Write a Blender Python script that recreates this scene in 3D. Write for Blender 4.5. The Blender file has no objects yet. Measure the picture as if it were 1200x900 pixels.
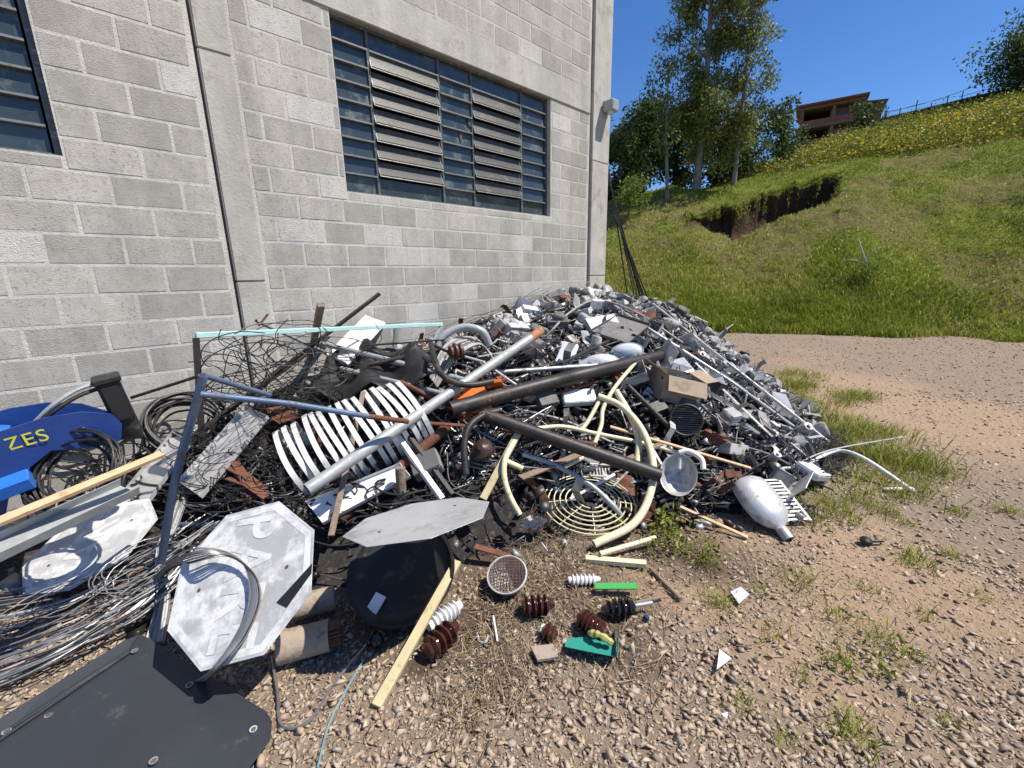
import bpy, bmesh, math, random
import numpy as np
from mathutils import Vector, Matrix

random.seed(7)
RNG = np.random.default_rng(11)
scene = bpy.context.scene
COL = scene.collection
R_ = math.radians
V3 = Vector

# ------------------------------------------------------------------ camera
CAM_H = 1.6
FPX, PITCH, ROLL, HEAD = 501.8, 0.24208, -0.019737, 0.809375   # focal (px of 1200), radians
WALL_Y = 4.223
_right = V3((math.sin(HEAD), -math.cos(HEAD), 0))
_fwd = V3((math.cos(PITCH) * math.cos(HEAD), math.cos(PITCH) * math.sin(HEAD), -math.sin(PITCH)))
_up = V3((math.sin(PITCH) * math.cos(HEAD), math.sin(PITCH) * math.sin(HEAD), math.cos(PITCH)))
_R = _right * math.cos(ROLL) + _up * math.sin(ROLL)
_U = _up * math.cos(ROLL) - _right * math.sin(ROLL)
cam_data = bpy.data.cameras.new('camera')
cam_data.sensor_width = 36.0
cam_data.lens = FPX / 1200 * 36
cam_data.clip_start = 0.05
cam_data.clip_end = 3000
cam = bpy.data.objects.new('camera', cam_data)
COL.objects.link(cam)
cam.matrix_world = Matrix((
    (_R.x, _U.x, -_fwd.x, 0), (_R.y, _U.y, -_fwd.y, 0), (_R.z, _U.z, -_fwd.z, CAM_H), (0, 0, 0, 1)))
scene.camera = cam

# ------------------------------------------------------------------ sky, sun, exposure
SUN_DIR = V3((0.80, -1.0, 2.15)).normalized()          # towards the sun
sun_el = math.asin(SUN_DIR.z)
sun_az = math.atan2(SUN_DIR.x, SUN_DIR.y)              # clockwise from +Y
world = bpy.data.worlds.new('World')
scene.world = world
world.use_nodes = True
nt = world.node_tree
bgn = nt.nodes['Background']
sky = nt.nodes.new('ShaderNodeTexSky')
sky.sky_type = 'NISHITA'
sky.sun_disc = False
sky.sun_elevation = sun_el
sky.sun_rotation = sun_az
sky.altitude = 600
sky.air_density = 1.0
sky.dust_density = 0.0
sky.ozone_density = 5.0
hsv = nt.nodes.new('ShaderNodeHueSaturation'); hsv.inputs['Saturation'].default_value = 1.2; hsv.inputs['Hue'].default_value = .508
nt.links.new(sky.outputs[0], hsv.inputs['Color']); nt.links.new(hsv.outputs[0], bgn.inputs[0])
bgn.inputs[1].default_value = 0.112
sd = bpy.data.lights.new('sun', 'SUN')
sd.energy = 4.9
sd.angle = R_(0.53)
sd.color = (1.0, 0.94, 0.85)
sun = bpy.data.objects.new('sun', sd)
COL.objects.link(sun)
sun.location = (0, 0, 30)
sun.rotation_euler = (-SUN_DIR).to_track_quat('-Z', 'Y').to_euler()
scene.view_settings.view_transform = 'Standard'
scene.view_settings.look = 'None'
scene.view_settings.exposure = 0.40
scene.view_settings.gamma = 1.0
scene.view_settings.use_curve_mapping = False

# ------------------------------------------------------------------ where a sight line meets the place
CAMP = V3((0, 0, CAM_H))
def ray(px, py):
    a, b = px - 600, 450 - py
    d = _R * a + _U * b + _fwd * FPX
    return d.normalized()
def at_z(px, py, z):
    d = ray(px, py); return CAMP + d * ((z - CAM_H) / d.z)
def at_y(px, py, y):
    d = ray(px, py); return CAMP + d * (y / d.y)
def at_r(px, py, r):
    d = ray(px, py); return CAMP + d * (r / math.hypot(d.x, d.y))

# ------------------------------------------------------------------ noise
def _hash(ix, iy, s):
    h = (ix.astype(np.int64) * 374761393 + iy.astype(np.int64) * 668265263 + s * 1442695041) & 0x7fffffff
    h = ((h ^ (h >> 13)) * 1274126177) & 0x7fffffff
    return ((h ^ (h >> 16)) & 0xffff) / 65535.0
def vnoise(x, y, s=0):
    x = np.asarray(x, float); y = np.asarray(y, float)
    ix, iy = np.floor(x), np.floor(y)
    fx, fy = x - ix, y - iy
    fx = fx * fx * (3 - 2 * fx); fy = fy * fy * (3 - 2 * fy)
    a = _hash(ix, iy, s); b = _hash(ix + 1, iy, s); c = _hash(ix, iy + 1, s); d = _hash(ix + 1, iy + 1, s)
    return (a * (1 - fx) + b * fx) * (1 - fy) + (c * (1 - fx) + d * fx) * fy
def fbm(x, y, s=0, o=4):
    t = 0; w = 0.5; x = np.asarray(x, float); y = np.asarray(y, float)
    for i in range(o):
        t = t + w * vnoise(x * 2 ** i, y * 2 ** i, s + i * 17); w *= .5
    return t / (1 - .5 ** o)

# ------------------------------------------------------------------ the heap's height field
HPX = [  # (px, py, z) along sight lines
 (20,720,.02),(100,740,.02),(200,720,.03),(150,650,.06),(60,610,.12),(130,560,.22),(30,560,.15),(180,520,.36),
 (240,560,.30),(300,590,.28),(250,480,.52),(200,770,0),(350,740,.0),(420,700,.0),(540,660,.03),(600,650,.04),(640,615,.1),
 (700,640,.02),(760,640,0),(830,620,.02),(925,628,0),(985,572,0),(928,482,.15),(868,432,.32),(826,390,.80),
 (400,600,.25),(360,520,.5),(450,560,.4),(450,480,.70),(520,540,.45),(560,490,.65),(600,430,.86),(650,560,.26),(650,490,.55),
 (720,540,.28),(720,470,.62),(800,560,.18),(800,480,.5),(800,420,.78),(880,540,.2),(862,480,.42),(940,540,.08),(842,430,.58),
 (520,402,.93),(580,387,1.04),(620,367,1.17),(690,347,1.28),(740,362,1.18),(790,388,.97),(430,425,.84),(330,440,.70),(280,450,.6)]
HXY = [(-2,4.1,.35),(-1,4.1,.35),(0,4.1,.45),(.6,4.1,.55),(1.2,4.1,.75),(2.2,4.1,.86),(3,4.1,.98),(3.8,4.1,1.12),(4.9,4.1,1.28),(5.8,4.1,1.3),
 (6.6,4.1,1.0),(7.4,3.6,.3),(7.8,2.6,-.1),(7.2,1.4,-.15),(6.2,.5,-.2),(5,-.2,-.2),(3.6,-.4,-.2),(2.2,.3,-.15),(1.2,.6,-.15),(.3,.8,-.15),
 (-1,1.2,-.12),(-2,2,-.05),(-2.4,3.2,.1),(7.2,5,.5),(8,4.6,-.1),(6.8,6,-.1)]
_c = [tuple(at_z(a, b, z)) for a, b, z in HPX] + HXY
_c = np.array(_c)
def _tps(r2): return np.where(r2 > 1e-12, r2 * np.log(r2 + 1e-12), 0)
_n = len(_c)
_d2 = ((_c[:, None, :2] - _c[None, :, :2]) ** 2).sum(-1)
_A = np.zeros((_n + 3, _n + 3)); _A[:_n, :_n] = _tps(_d2) + np.eye(_n) * 0.05
_A[:_n, _n:] = np.c_[np.ones(_n), _c[:, :2]]; _A[_n:, :_n] = _A[:_n, _n:].T
_w = np.linalg.solve(_A, np.r_[_c[:, 2], 0, 0, 0])
HX0, HX1, HY0, HY1, HS = -3.0, 9.0, -1.5, 6.5, 0.04
_gx = np.arange(HX0, HX1 + HS / 2, HS); _gy = np.arange(HY0, HY1 + HS / 2, HS)
_GX, _GY = np.meshgrid(_gx, _gy)
_q = np.c_[_GX.ravel(), _GY.ravel()]
_HZ = _tps(((_q[:, None, :] - _c[None, :, :2]) ** 2).sum(-1)) @ _w[:_n] + np.c_[np.ones(len(_q)), _q] @ _w[_n:]
_HZ = _HZ.reshape(_GX.shape)
_HZ = np.clip(_HZ, -0.12, 1.36)
_edge = np.clip((_GX + 2.9) / .5, 0, 1) * np.clip((8.6 - _GX) / .6, 0, 1)
_HZ = _HZ * _edge - .12 * (1 - _edge)
def heap(x, y):
    fx = (np.asarray(x, float) - HX0) / HS; fy = (np.asarray(y, float) - HY0) / HS
    ok = (fx >= 0) & (fy >= 0) & (fx < _HZ.shape[1] - 1) & (fy < _HZ.shape[0] - 1)
    ix = np.clip(fx.astype(int), 0, _HZ.shape[1] - 2); iy = np.clip(fy.astype(int), 0, _HZ.shape[0] - 2)
    u = np.clip(fx - ix, 0, 1); v = np.clip(fy - iy, 0, 1)
    z = (_HZ[iy, ix] * (1 - u) + _HZ[iy, ix + 1] * u) * (1 - v) + (_HZ[iy + 1, ix] * (1 - u) + _HZ[iy + 1, ix + 1] * u) * v
    return np.where(ok, z, -.12)
_T = np.arange(.6, 16, .01)
def S(px, py, off=0.0):
    """first point of the sight line on the heap (or the ground), lifted by off"""
    d = ray(px, py)
    x, y, z = d.x * _T, d.y * _T, CAM_H + d.z * _T
    h = np.maximum(heap(x, y), 0) + off
    k = np.where((z <= h) & (y < WALL_Y - .03) | (y >= WALL_Y - .03) & (x < 6.25))[0]
    t = _T[k[0]] if len(k) else 15.0
    return CAMP + d * float(t)
def H(x, y): return float(max(0, heap(x, y)))

# ------------------------------------------------------------------ mesh helpers
ORG = {}
def tag(o, label=None, cat=None, group=None, kind=None):
    if label: o['label'] = label
    if cat: o['category'] = cat
    if group: o['group'] = group
    if kind: o['kind'] = kind
    return o
def thing(name, label, cat, loc=(0, 0, 0), group=None):
    o = bpy.data.objects.new(name, None)
    o.empty_display_size = .1
    COL.objects.link(o)
    o.location = loc
    ORG[o] = V3(loc)
    return tag(o, label, cat, group)
def cr(pts, n=8):
    P = [V3(p) for p in pts]
    if len(P) < 3: return P
    P = [P[0] * 2 - P[1]] + P + [P[-1] * 2 - P[-2]]
    out = []
    for i in range(1, len(P) - 2):
        a, b, c, d = P[i - 1], P[i], P[i + 1], P[i + 2]
        for k in range(n):
            t = k / n
            out.append(.5 * ((2 * b) + (c - a) * t + (2 * a - 5 * b + 4 * c - d) * t * t + (3 * b - a - 3 * c + d) * t ** 3))
    out.append(P[-2])
    return out
def frames(path, up=None):
    P = [V3(p) for p in path]; n = len(P); T = []
    for i in range(n):
        t = P[min(i + 1, n - 1)] - P[max(i - 1, 0)]
        T.append(t.normalized() if t.length > 1e-9 else V3((0, 0, 1)))
    u = V3(up) if up is not None else (V3((0, 0, 1)) if abs(T[0].z) < .9 else V3((1, 0, 0)))
    N = []
    for t in T:
        m = u - t * u.dot(t)
        if m.length < 1e-6: m = t.orthogonal()
        m.normalize(); N.append(m); u = m
    return P, T, N
def onb(z, x=None):
    """3 axes with the given z"""
    z = V3(z).normalized()
    x = V3(x) if x is not None else (V3((1, 0, 0)) if abs(z.x) < .9 else V3((0, 1, 0)))
    x = (x - z * x.dot(z)).normalized()
    return x, z.cross(x), z
class MB:
    def __init__(s): s.v = []; s.f = []; s.att = []
    def add(s, vs, fs):
        b = len(s.v); s.v += [V3(p) for p in vs]; s.f += [tuple(i + b for i in f) for f in fs]; return s
    def box(s, c, size, ax=None):
        c = V3(c); x, y, z = ax if ax else (V3((1, 0, 0)), V3((0, 1, 0)), V3((0, 0, 1)))
        a, b, d = size[0] / 2, size[1] / 2, size[2] / 2
        vs = [c + x * (i * a) + y * (j * b) + z * (k * d) for k in (-1, 1) for j in (-1, 1) for i in (-1, 1)]
        return s.add(vs, [(0, 2, 3, 1), (4, 5, 7, 6), (0, 1, 5, 4), (2, 6, 7, 3), (0, 4, 6, 2), (1, 3, 7, 5)])
    def bb(s, x0, x1, y0, y1, z0, z1):
        return s.box(((x0 + x1) / 2, (y0 + y1) / 2, (z0 + z1) / 2), (x1 - x0, y1 - y0, z1 - z0))
    def sweep(s, path, prof, up=None, caps=True, closed=True, scale=None):
        P, T, N = frames(path, up); n = len(prof); vs = []; fs = []
        for i, (p, t, m) in enumerate(zip(P, T, N)):
            b = t.cross(m); k = scale[i] if scale else 1
            vs += [p + m * (q[1] * k) + b * (q[0] * k) for q in prof]
        for i in range(len(P) - 1):
            for j in range(n if closed else n - 1):
                a = i * n + j; c = i * n + (j + 1) % n
                fs.append((a, c, c + n, a + n))
        if caps and closed:
            fs.append(tuple(reversed(range(n)))); fs.append(tuple(range((len(P) - 1) * n, len(P) * n)))
        return s.add(vs, fs)
    def tube(s, path, r, n=10, hollow=0, up=None, scale=None):
        prof = [(r * math.cos(2 * math.pi * k / n), r * math.sin(2 * math.pi * k / n)) for k in range(n)]
        if not hollow: return s.sweep(path, prof, up, True, True, scale)
        P, T, N = frames(path, up); vs = []; fs = []; q = r - hollow; L = len(P)
        for rr in (r, q):
            for i, (p, t, m) in enumerate(zip(P, T, N)):
                b = t.cross(m); k = scale[i] if scale else 1
                vs += [p + (m * math.sin(2 * math.pi * j / n) + b * math.cos(2 * math.pi * j / n)) * (rr * k) for j in range(n)]
        o = L * n
        for i in range(L - 1):
            for j in range(n):
                a = i * n + j; c = i * n + (j + 1) % n
                fs.append((a, c, c + n, a + n)); fs.append((o + a, o + a + n, o + c + n, o + c))
        for j in range(n):
            c = (j + 1) % n
            fs.append((j, o + j, o + c, c)); e = (L - 1) * n
            fs.append((e + j, e + c, o + e + c, o + e + j))
        return s.add(vs, fs)
    def lathe(s, prof, c, axis=(0, 0, 1), n=20, sx=1.0, sy=1.0, xref=None):
        c = V3(c); x, y, z = onb(axis, xref); vs = []; fs = []; m = len(prof)
        for k in range(n):
            a = 2 * math.pi * k / n
            vs += [c + x * (r * sx * math.cos(a)) + y * (r * sy * math.sin(a)) + z * h for r, h in prof]
        for k in range(n):
            l = (k + 1) % n
            for j in range(m - 1):
                fs.append((k * m + j, l * m + j, l * m + j + 1, k * m + j + 1))
        return s.add(vs, fs)
    def plate(s, poly, thick):
        poly = [V3(p) for p in poly]; t = V3(thick); n = len(poly)
        vs = poly + [p + t for p in poly]
        fs = [tuple(reversed(range(n))), tuple(range(n, 2 * n))] + [(i, (i + 1) % n, (i + 1) % n + n, i + n) for i in range(n)]
        return s.add(vs, fs)
    def build(s, name, mat, parent=None, smooth=False, bevel=0, seg=1, recalc=True):
        me = bpy.data.meshes.new(name)
        if parent is not None: o_ = ORG[parent]
        else:
            xs = [p.x for p in s.v]; ys = [p.y for p in s.v]
            o_ = V3(((min(xs) + max(xs)) / 2, (min(ys) + max(ys)) / 2, min(p.z for p in s.v)))
        me.from_pydata([p - o_ for p in s.v], [], s.f)
        if recalc or bevel:
            bm = bmesh.new(); bm.from_mesh(me)
            bmesh.ops.recalc_face_normals(bm, faces=bm.faces)
            if bevel:
                es = [e for e in bm.edges if len(e.link_faces) == 2 and e.calc_face_angle(0) > .5]
                bmesh.ops.bevel(bm, geom=es, offset=bevel, segments=seg, affect='EDGES', clamp_overlap=True)
            bm.to_mesh(me); bm.free()
        if smooth:
            for p in me.polygons: p.use_smooth = True
            try: me.set_sharp_from_angle(angle=R_(40))
            except Exception: pass
        me.materials.append(mat)
        o = bpy.data.objects.new(name, me); COL.objects.link(o)
        ORG[o] = o_
        if parent is not None: o.parent = parent
        else: o.location = o_
        return o
def fast_mesh(name, verts, faces, mat, attrs=None, smooth=False):
    verts = np.ascontiguousarray(verts, np.float32); faces = np.ascontiguousarray(faces, np.int32)
    me = bpy.data.meshes.new(name); k = faces.shape[1]
    me.vertices.add(len(verts)); me.vertices.foreach_set('co', verts.ravel())
    me.loops.add(faces.size); me.loops.foreach_set('vertex_index', faces.ravel())
    me.polygons.add(len(faces)); me.polygons.foreach_set('loop_start', np.arange(0, faces.size, k, dtype=np.int32))
    me.polygons.foreach_set('loop_total', np.full(len(faces), k, np.int32))
    if smooth: me.polygons.foreach_set('use_smooth', np.ones(len(faces), bool))
    me.update(calc_edges=True)
    for n, a in (attrs or {}).items():
        me.attributes.new(n, 'FLOAT', 'POINT').data.foreach_set('value', np.ascontiguousarray(a, np.float32))
    me.materials.append(mat)
    o = bpy.data.objects.new(name, me); COL.objects.link(o); ORG[o] = V3((0, 0, 0))
    return o
def copy_tree(o, parent=None):
    c = o.copy(); COL.objects.link(c); c.parent = parent
    if parent is not None: c.matrix_parent_inverse = o.matrix_parent_inverse
    for ch in [k for k in o.children]: copy_tree(ch, c)
    return c

# ------------------------------------------------------------------ materials
def mat(name, col, rough=.6, metal=0.0, var=.2, vscale=6.0, dirt=None, bump=(60, .15), rnd=0.0, spec=.5, attr=None, streak=0.0):
    """weathered surface: base colour varied by noise, dirt or rust patches of their own colour, fine relief"""
    m = bpy.data.materials.new(name); m.use_nodes = True
    nt = m.node_tree; N = nt.nodes; L = nt.links; b = N['Principled BSDF']
    b.inputs['Roughness'].default_value = rough; b.inputs['Metallic'].default_value = metal
    b.inputs['Specular IOR Level'].default_value = spec
    tc = N.new('ShaderNodeTexCoord'); oi = N.new('ShaderNodeObjectInfo')
    ad = N.new('ShaderNodeVectorMath'); ad.operation = 'MULTIPLY_ADD'
    cx = N.new('ShaderNodeCombineXYZ')
    for i in range(3): L.new(oi.outputs['Random'], cx.inputs[i])
    L.new(cx.outputs[0], ad.inputs[0]); ad.inputs[1].default_value = (37, 91, 53); L.new(tc.outputs['Object'], ad.inputs[2])
    vec = ad.outputs[0]
    n1 = N.new('ShaderNodeTexNoise'); n1.inputs['Scale'].default_value = vscale; n1.inputs['Detail'].default_value = 6; n1.inputs['Roughness'].default_value = .65
    L.new(vec, n1.inputs['Vector'])
    mr = N.new('ShaderNodeMapRange'); mr.inputs[1].default_value = .25; mr.inputs[2].default_value = .75
    mr.inputs[3].default_value = 1 - var; mr.inputs[4].default_value = 1 + var
    L.new(n1.outputs['Fac'], mr.inputs[0])
    val = mr.outputs[0]
    if rnd:
        r2 = N.new('ShaderNodeMapRange'); r2.inputs[3].default_value = 1 - rnd; r2.inputs[4].default_value = 1 + rnd
        L.new(oi.outputs['Random'], r2.inputs[0])
        mu = N.new('ShaderNodeMath'); mu.operation = 'MULTIPLY'; L.new(val, mu.inputs[0]); L.new(r2.outputs[0], mu.inputs[1]); val = mu.outputs[0]
    hs = N.new('ShaderNodeHueSaturation'); hs.inputs['Color'].default_value = (*col, 1)
    L.new(val, hs.inputs['Value'])
    out = hs.outputs[0]
    if attr:   # per-piece colour choice from a stored random value
        at = N.new('ShaderNodeAttribute'); at.attribute_name = attr[0]
        rp = N.new('ShaderNodeValToRGB'); rp.color_ramp.elements[0].color = (*attr[1][0], 1)
        rp.color_ramp.elements[1].color = (*attr[1][-1], 1)
        for i, c in enumerate(attr[1][1:-1]):
            e = rp.color_ramp.elements.new((i + 1) / (len(attr[1]) - 1)); e.color = (*c, 1)
        L.new(at.outputs['Fac'], rp.inputs[0]); L.new(rp.outputs[0], hs.inputs['Color'])
    if dirt:
        dc, amt, dsc = dirt
        n2 = N.new('ShaderNodeTexNoise'); n2.inputs['Scale'].default_value = dsc; n2.inputs['Detail'].default_value = 8; n2.inputs['Roughness'].default_value = .7
        L.new(vec, n2.inputs['Vector'])
        m2 = N.new('ShaderNodeMapRange'); m2.inputs[1].default_value = .62 - amt * .35; m2.inputs[2].default_value = .72 - amt * .25
        L.new(n2.outputs['Fac'], m2.inputs[0])
        mx = N.new('ShaderNodeMix'); mx.data_type = 'RGBA'
        L.new(m2.outputs[0], mx.inputs[0]); L.new(out, mx.inputs[6]); mx.inputs[7].default_value = (*dc, 1); out = mx.outputs[2]
        rr = N.new('ShaderNodeMapRange'); rr.inputs[3].default_value = rough; rr.inputs[4].default_value = max(rough, .8)
        L.new(m2.outputs[0], rr.inputs[0]); L.new(rr.outputs[0], b.inputs['Roughness'])
        if metal:
            rm = N.new('ShaderNodeMapRange'); rm.inputs[3].default_value = metal; rm.inputs[4].default_value = 0
            L.new(m2.outputs[0], rm.inputs[0]); L.new(rm.outputs[0], b.inputs['Metallic'])
    L.new(out, b.inputs['Base Color'])
    if streak:   # rain streaks and grime, in place on the whole wall
        ge = N.new('ShaderNodeNewGeometry'); mp = N.new('ShaderNodeMapping'); mp.inputs['Scale'].default_value = (2.2, 1, .35)
        L.new(ge.outputs['Position'], mp.inputs[0]); n5 = N.new('ShaderNodeTexNoise'); n5.inputs['Scale'].default_value = 1.6; n5.inputs['Detail'].default_value = 7; n5.inputs['Roughness'].default_value = .65
        L.new(mp.outputs[0], n5.inputs['Vector']); r5 = N.new('ShaderNodeMapRange'); r5.inputs[1].default_value = .3; r5.inputs[2].default_value = .7; r5.inputs[3].default_value = 1 - streak; r5.inputs[4].default_value = 1 + streak * .6
        L.new(n5.outputs['Fac'], r5.inputs[0]); h5 = N.new('ShaderNodeHueSaturation'); L.new(out, h5.inputs['Color']); L.new(r5.outputs[0], h5.inputs['Value']); out = h5.outputs[0]
        L.new(out, b.inputs['Base Color'])
    if bump and bump[1]:
        n3 = N.new('ShaderNodeTexNoise'); n3.inputs['Scale'].default_value = bump[0]; n3.inputs['Detail'].default_value = 5
        L.new(vec, n3.inputs['Vector'])
        bp = N.new('ShaderNodeBump'); bp.inputs['Strength'].default_value = bump[1]; bp.inputs['Distance'].default_value = .01
        L.new(n3.outputs['Fac'], bp.inputs['Height']); L.new(bp.outputs[0], b.inputs['Normal'])
    return m
def leaf_mat(name, cols, trans=.35):
    m = mat(name, (.1, .1, .1), .55, 0, .1, 3, None, None, attr=('tone', cols), spec=.3)
    nt = m.node_tree; b = nt.nodes['Principled BSDF']; out = nt.nodes['Material Output']
    tr = nt.nodes.new('ShaderNodeBsdfTranslucent'); mx = nt.nodes.new('ShaderNodeMixShader'); mx.inputs[0].default_value = trans
    src = b.inputs['Base Color'].links[0].from_socket
    nt.links.new(src, tr.inputs[0]); nt.links.new(b.outputs[0], mx.inputs[1]); nt.links.new(tr.outputs[0], mx.inputs[2])
    nt.links.new(mx.outputs[0], out.inputs[0])
    return m
RUST = (.17, .065, .03)
MT = dict(
 block=mat('block_concrete', (.465, .44, .388), .95, 0, .17, 9, ((.32, .30, .265), .27, 48), (150, .55), rnd=.15, streak=.18),
 block_pale=mat('block_pale', (.62, .595, .54), .95, 0, .12, 9, ((.42, .40, .36), .25, 40), (150, .8), rnd=.05, streak=.12),
 mortar=mat('mortar', (.565, .54, .48), .95, 0, .14, 14, None, (70, .5), streak=.16),
 concrete=mat('cast_concrete', (.49, .47, .412), .9, 0, .16, 3.5, ((.38, .34, .29), .25, 5), (50, .35), streak=.2),
 gap=mat('joint_shadow_gap', (.10, .09, .085), .95),
 steel_frame=mat('window_frame_steel', (.10, .115, .12), .55, .3, .2, 12, ((.30, .30, .29), .22, 30)),
 frame_edge=mat('window_bar_steel', (.24, .25, .245), .5, .4, .2, 20, ((.14, .10, .07), .15, 25)),
 louvre=mat('louvre_blade', (.085, .083, .072), .5, .2, .2, 8, ((.20, .17, .12), .2, 9)),
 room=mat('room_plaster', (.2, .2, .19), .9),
 galv=mat('galvanised_steel', (.37, .395, .395), .5, .3, .15, 14, ((.36, .36, .35), .3, 18)),
 alu=mat('aluminium', (.56, .555, .54), .40, .4, .15, 10, ((.28, .25, .22), .26, 14)),
 alu_dull=mat('dull_aluminium', (.38, .37, .35), .55, .12, .2, 10, ((.17, .145, .12), .32, 14), rnd=.45),
 dark_steel=mat('dark_steel', (.045, .04, .038), .55, .4, .3, 10, (RUST, .2, 12)),
 brown_pipe=mat('brown_pipe', (.034, .029, .027), .5, .25, .3, 8, ((.11, .06, .04), .22, 9)),
 rust=mat('rusty_steel', (.17, .065, .035), .85, .1, .4, 14, ((.07, .04, .03), .35, 20), (60, .4)),
 white=mat('white_paint', (.78, .78, .76), .4, 0, .06, 8, ((.42, .39, .35), .18, 10)),
 white_rnd=mat('white_plastic', (.50, .49, .465), .6, 0, .14, 8, ((.24, .205, .17), .33, 14), rnd=.35),
 grey_rnd=mat('grey_enamel', (.23, .225, .215), .6, .0, .2, 8, ((.13, .10, .08), .32, 14), rnd=.65),
 black_rnd=mat('black_plastic', (.03, .03, .032), .4, 0, .3, 8, ((.14, .12, .10), .2, 14), rnd=.5),
 black=mat('black_rubber', (.016, .016, .017), .5, 0, .3, 8, ((.09, .08, .07), .15, 9)),
 plate=mat('charcoal_sheet', (.036, .040, .047), .36, 0, .16, 2.5, ((.075, .072, .07), .08, 9), (120, .06)),
 sign=mat('faded_sign', (.42, .42, .415), .55, 0, .12, 3, ((.70, .70, .685), .44, 8), (40, .05)),
 sign_white=mat('faded_sign_white', (.70, .70, .69), .55, 0, .05, 5, ((.46, .46, .455), .48, 9), (40, .05)),
 sign_grey=mat('sign_back', (.52, .52, .52), .4, .3, .15, 2.2, ((.22, .22, .23), .40, 4)),
 cream=mat('cream_paint', (.72, .66, .42), .42, 0, .08, 10, ((.45, .38, .22), .2, 20)),
 cream_wood=mat('cream_lath', (.52, .44, .25), .6, 0, .12, 8, ((.33, .25, .13), .25, 15)),
 wood=mat('raw_pine', (.62, .42, .24), .7, 0, .15, 9, ((.42, .27, .15), .25, 18)),
 wood_old=mat('weathered_wood', (.27, .20, .145), .85, 0, .25, 10, ((.14, .10, .07), .3, 20), (60, .4)),
 mint=mat('mint_paint', (.44, .70, .66), .5, 0, .1, 12, ((.60, .68, .66), .25, 20)),
 blue_tube=mat('blue_grey_tube', (.10, .16, .26), .5, .2, .2, 14, ((.13, .10, .08), .30, 20)),
 blue=mat('blue_enamel', (.012, .045, .20), .38, 0, .2, 5, ((.06, .065, .09), .16, 7)),
 blue_light=mat('bright_blue_enamel', (.03, .17, .62), .35, 0, .1, 5),
 yellow=mat('yellow_marker', (.62, .60, .05), .5, 0, .1, 20),
 orange=mat('orange_plastic', (.70, .16, .03), .45, 0, .12, 10, ((.30, .10, .05), .2, 12)),
 card=mat('cardboard', (.40, .31, .215), .85, 0, .12, 6, ((.28, .21, .14), .25, 9)),
 glaze=mat('brown_glaze', (.055, .018, .013), .14, 0, .2, 10, ((.16, .11, .08), .12, 14), (10, .02)),
 glaze_black=mat('black_glaze', (.018, .015, .016), .15, 0, .2, 10, None, (10, .02)),
 porcelain=mat('white_porcelain', (.75, .75, .74), .15, 0, .05, 10, ((.40, .37, .33), .15, 20), (10, .02)),
 green=mat('green_plastic', (.06, .36, .09), .4, 0, .1, 10),
 teal=mat('teal_plastic', (.02, .25, .19), .5, 0, .15, 10, ((.12, .12, .09), .15, 15)),
 yellow_cloth=mat('yellow_foil', (.42, .40, .13), .4, 0, .2, 20),
 paper=mat('white_paper', (.78, .78, .76), .7),
 wire_grey=mat('grey_wire', (.30, .295, .285), .4, .6, .25, 10, rnd=.2),
 wire_black=mat('black_wire', (.025, .023, .022), .5, 0, .3, 10),
 clay=mat('fibre_cement', (.36, .29, .23), .9, 0, .15, 12, ((.20, .15, .11), .3, 12), (60, .4)),
 glass_lamp=mat('milky_lens', (.60, .62, .64), .25, 0, .1, 6, ((.30, .28, .25), .2, 8)),
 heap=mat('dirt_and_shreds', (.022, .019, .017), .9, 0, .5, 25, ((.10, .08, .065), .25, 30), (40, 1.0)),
 bits=mat('metal_bits', (.3, .3, .3), .42, .25, .15, 20, None, (60, .1), attr=('rnd', [(.015, .015, .015), (.03, .028, .026), (.06, .05, .045), (.13, .10, .08), (.28, .28, .28), (.50, .50, .49)])),
)
def glass_mat():
    m = mat('grimy_glass', (.045, .062, .068), .12, 0, .3, 4, ((.11, .14, .145), .30, 3.5), None, spec=.6)
    return m
MT['glass'] = glass_mat()

# ================================================================== SETTING
# ---- soil map: 1 = orange bare soil, 0 = crushed stone; dark = rubbish-stained earth
_soil_c = [(at_z(*p, 0), r) for p, r in (((1000, 700), .45), ((920, 760), .35), ((1090, 690), .5), ((860, 620), .35), ((985, 455), 1.1),
           ((1060, 480), 1.2), ((1150, 500), 1.3), ((1000, 640), .5), ((930, 470), .8), ((830, 700), .3), ((1000, 800), .28), ((760, 690), .25))]
_dark_c = [(at_z(*p, 0), r) for p, r in (((620, 690), .30), ((560, 730), .22), ((680, 680), .28), ((742, 772), .16), ((720, 720), .2), ((600, 640), .5), ((480, 700), .4),
           ((820, 650), .3), ((780, 640), .3), ((500, 790), .1))]
def soilmap(x, y):
    s = np.zeros_like(np.asarray(x, float)); d = s.copy()
    wx = x + .35 * (fbm(x * 1.3, y * 1.3, 5) - .5); wy = y + .35 * (fbm(x * 1.3, y * 1.3, 6) - .5)
    for c, r in _soil_c: s = np.maximum(s, np.clip(1.35 - np.hypot(wx - c.x, wy - c.y) / r, 0, 1))
    for c, r in _dark_c: d = np.maximum(d, np.clip(1.35 - np.hypot(wx - c.x, wy - c.y) / r, 0, 1))
    s = np.clip(s * 1.3 * (0.35 + 1.3 * fbm(x * 2.2, y * 2.2, 9)), 0, 1)
    d = np.clip(d * (0.4 + 1.2 * fbm(x * 5, y * 5, 19)), 0, 1)
    far = np.clip((np.hypot(x, y) - 4) / 3, 0, 1)
    s = np.maximum(s, far * np.clip((fbm(x * .5, y * .5, 23) - .55) * 4, 0, .6))
    return s, d
def ground_z(x, y):
    r = np.hypot(x, y)
    return (fbm(x * 1.1, y * 1.1, 3) - .5) * .05 * np.clip(r / 2, .3, 1) + (fbm(x * 9, y * 9, 4) - .5) * .018
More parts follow.
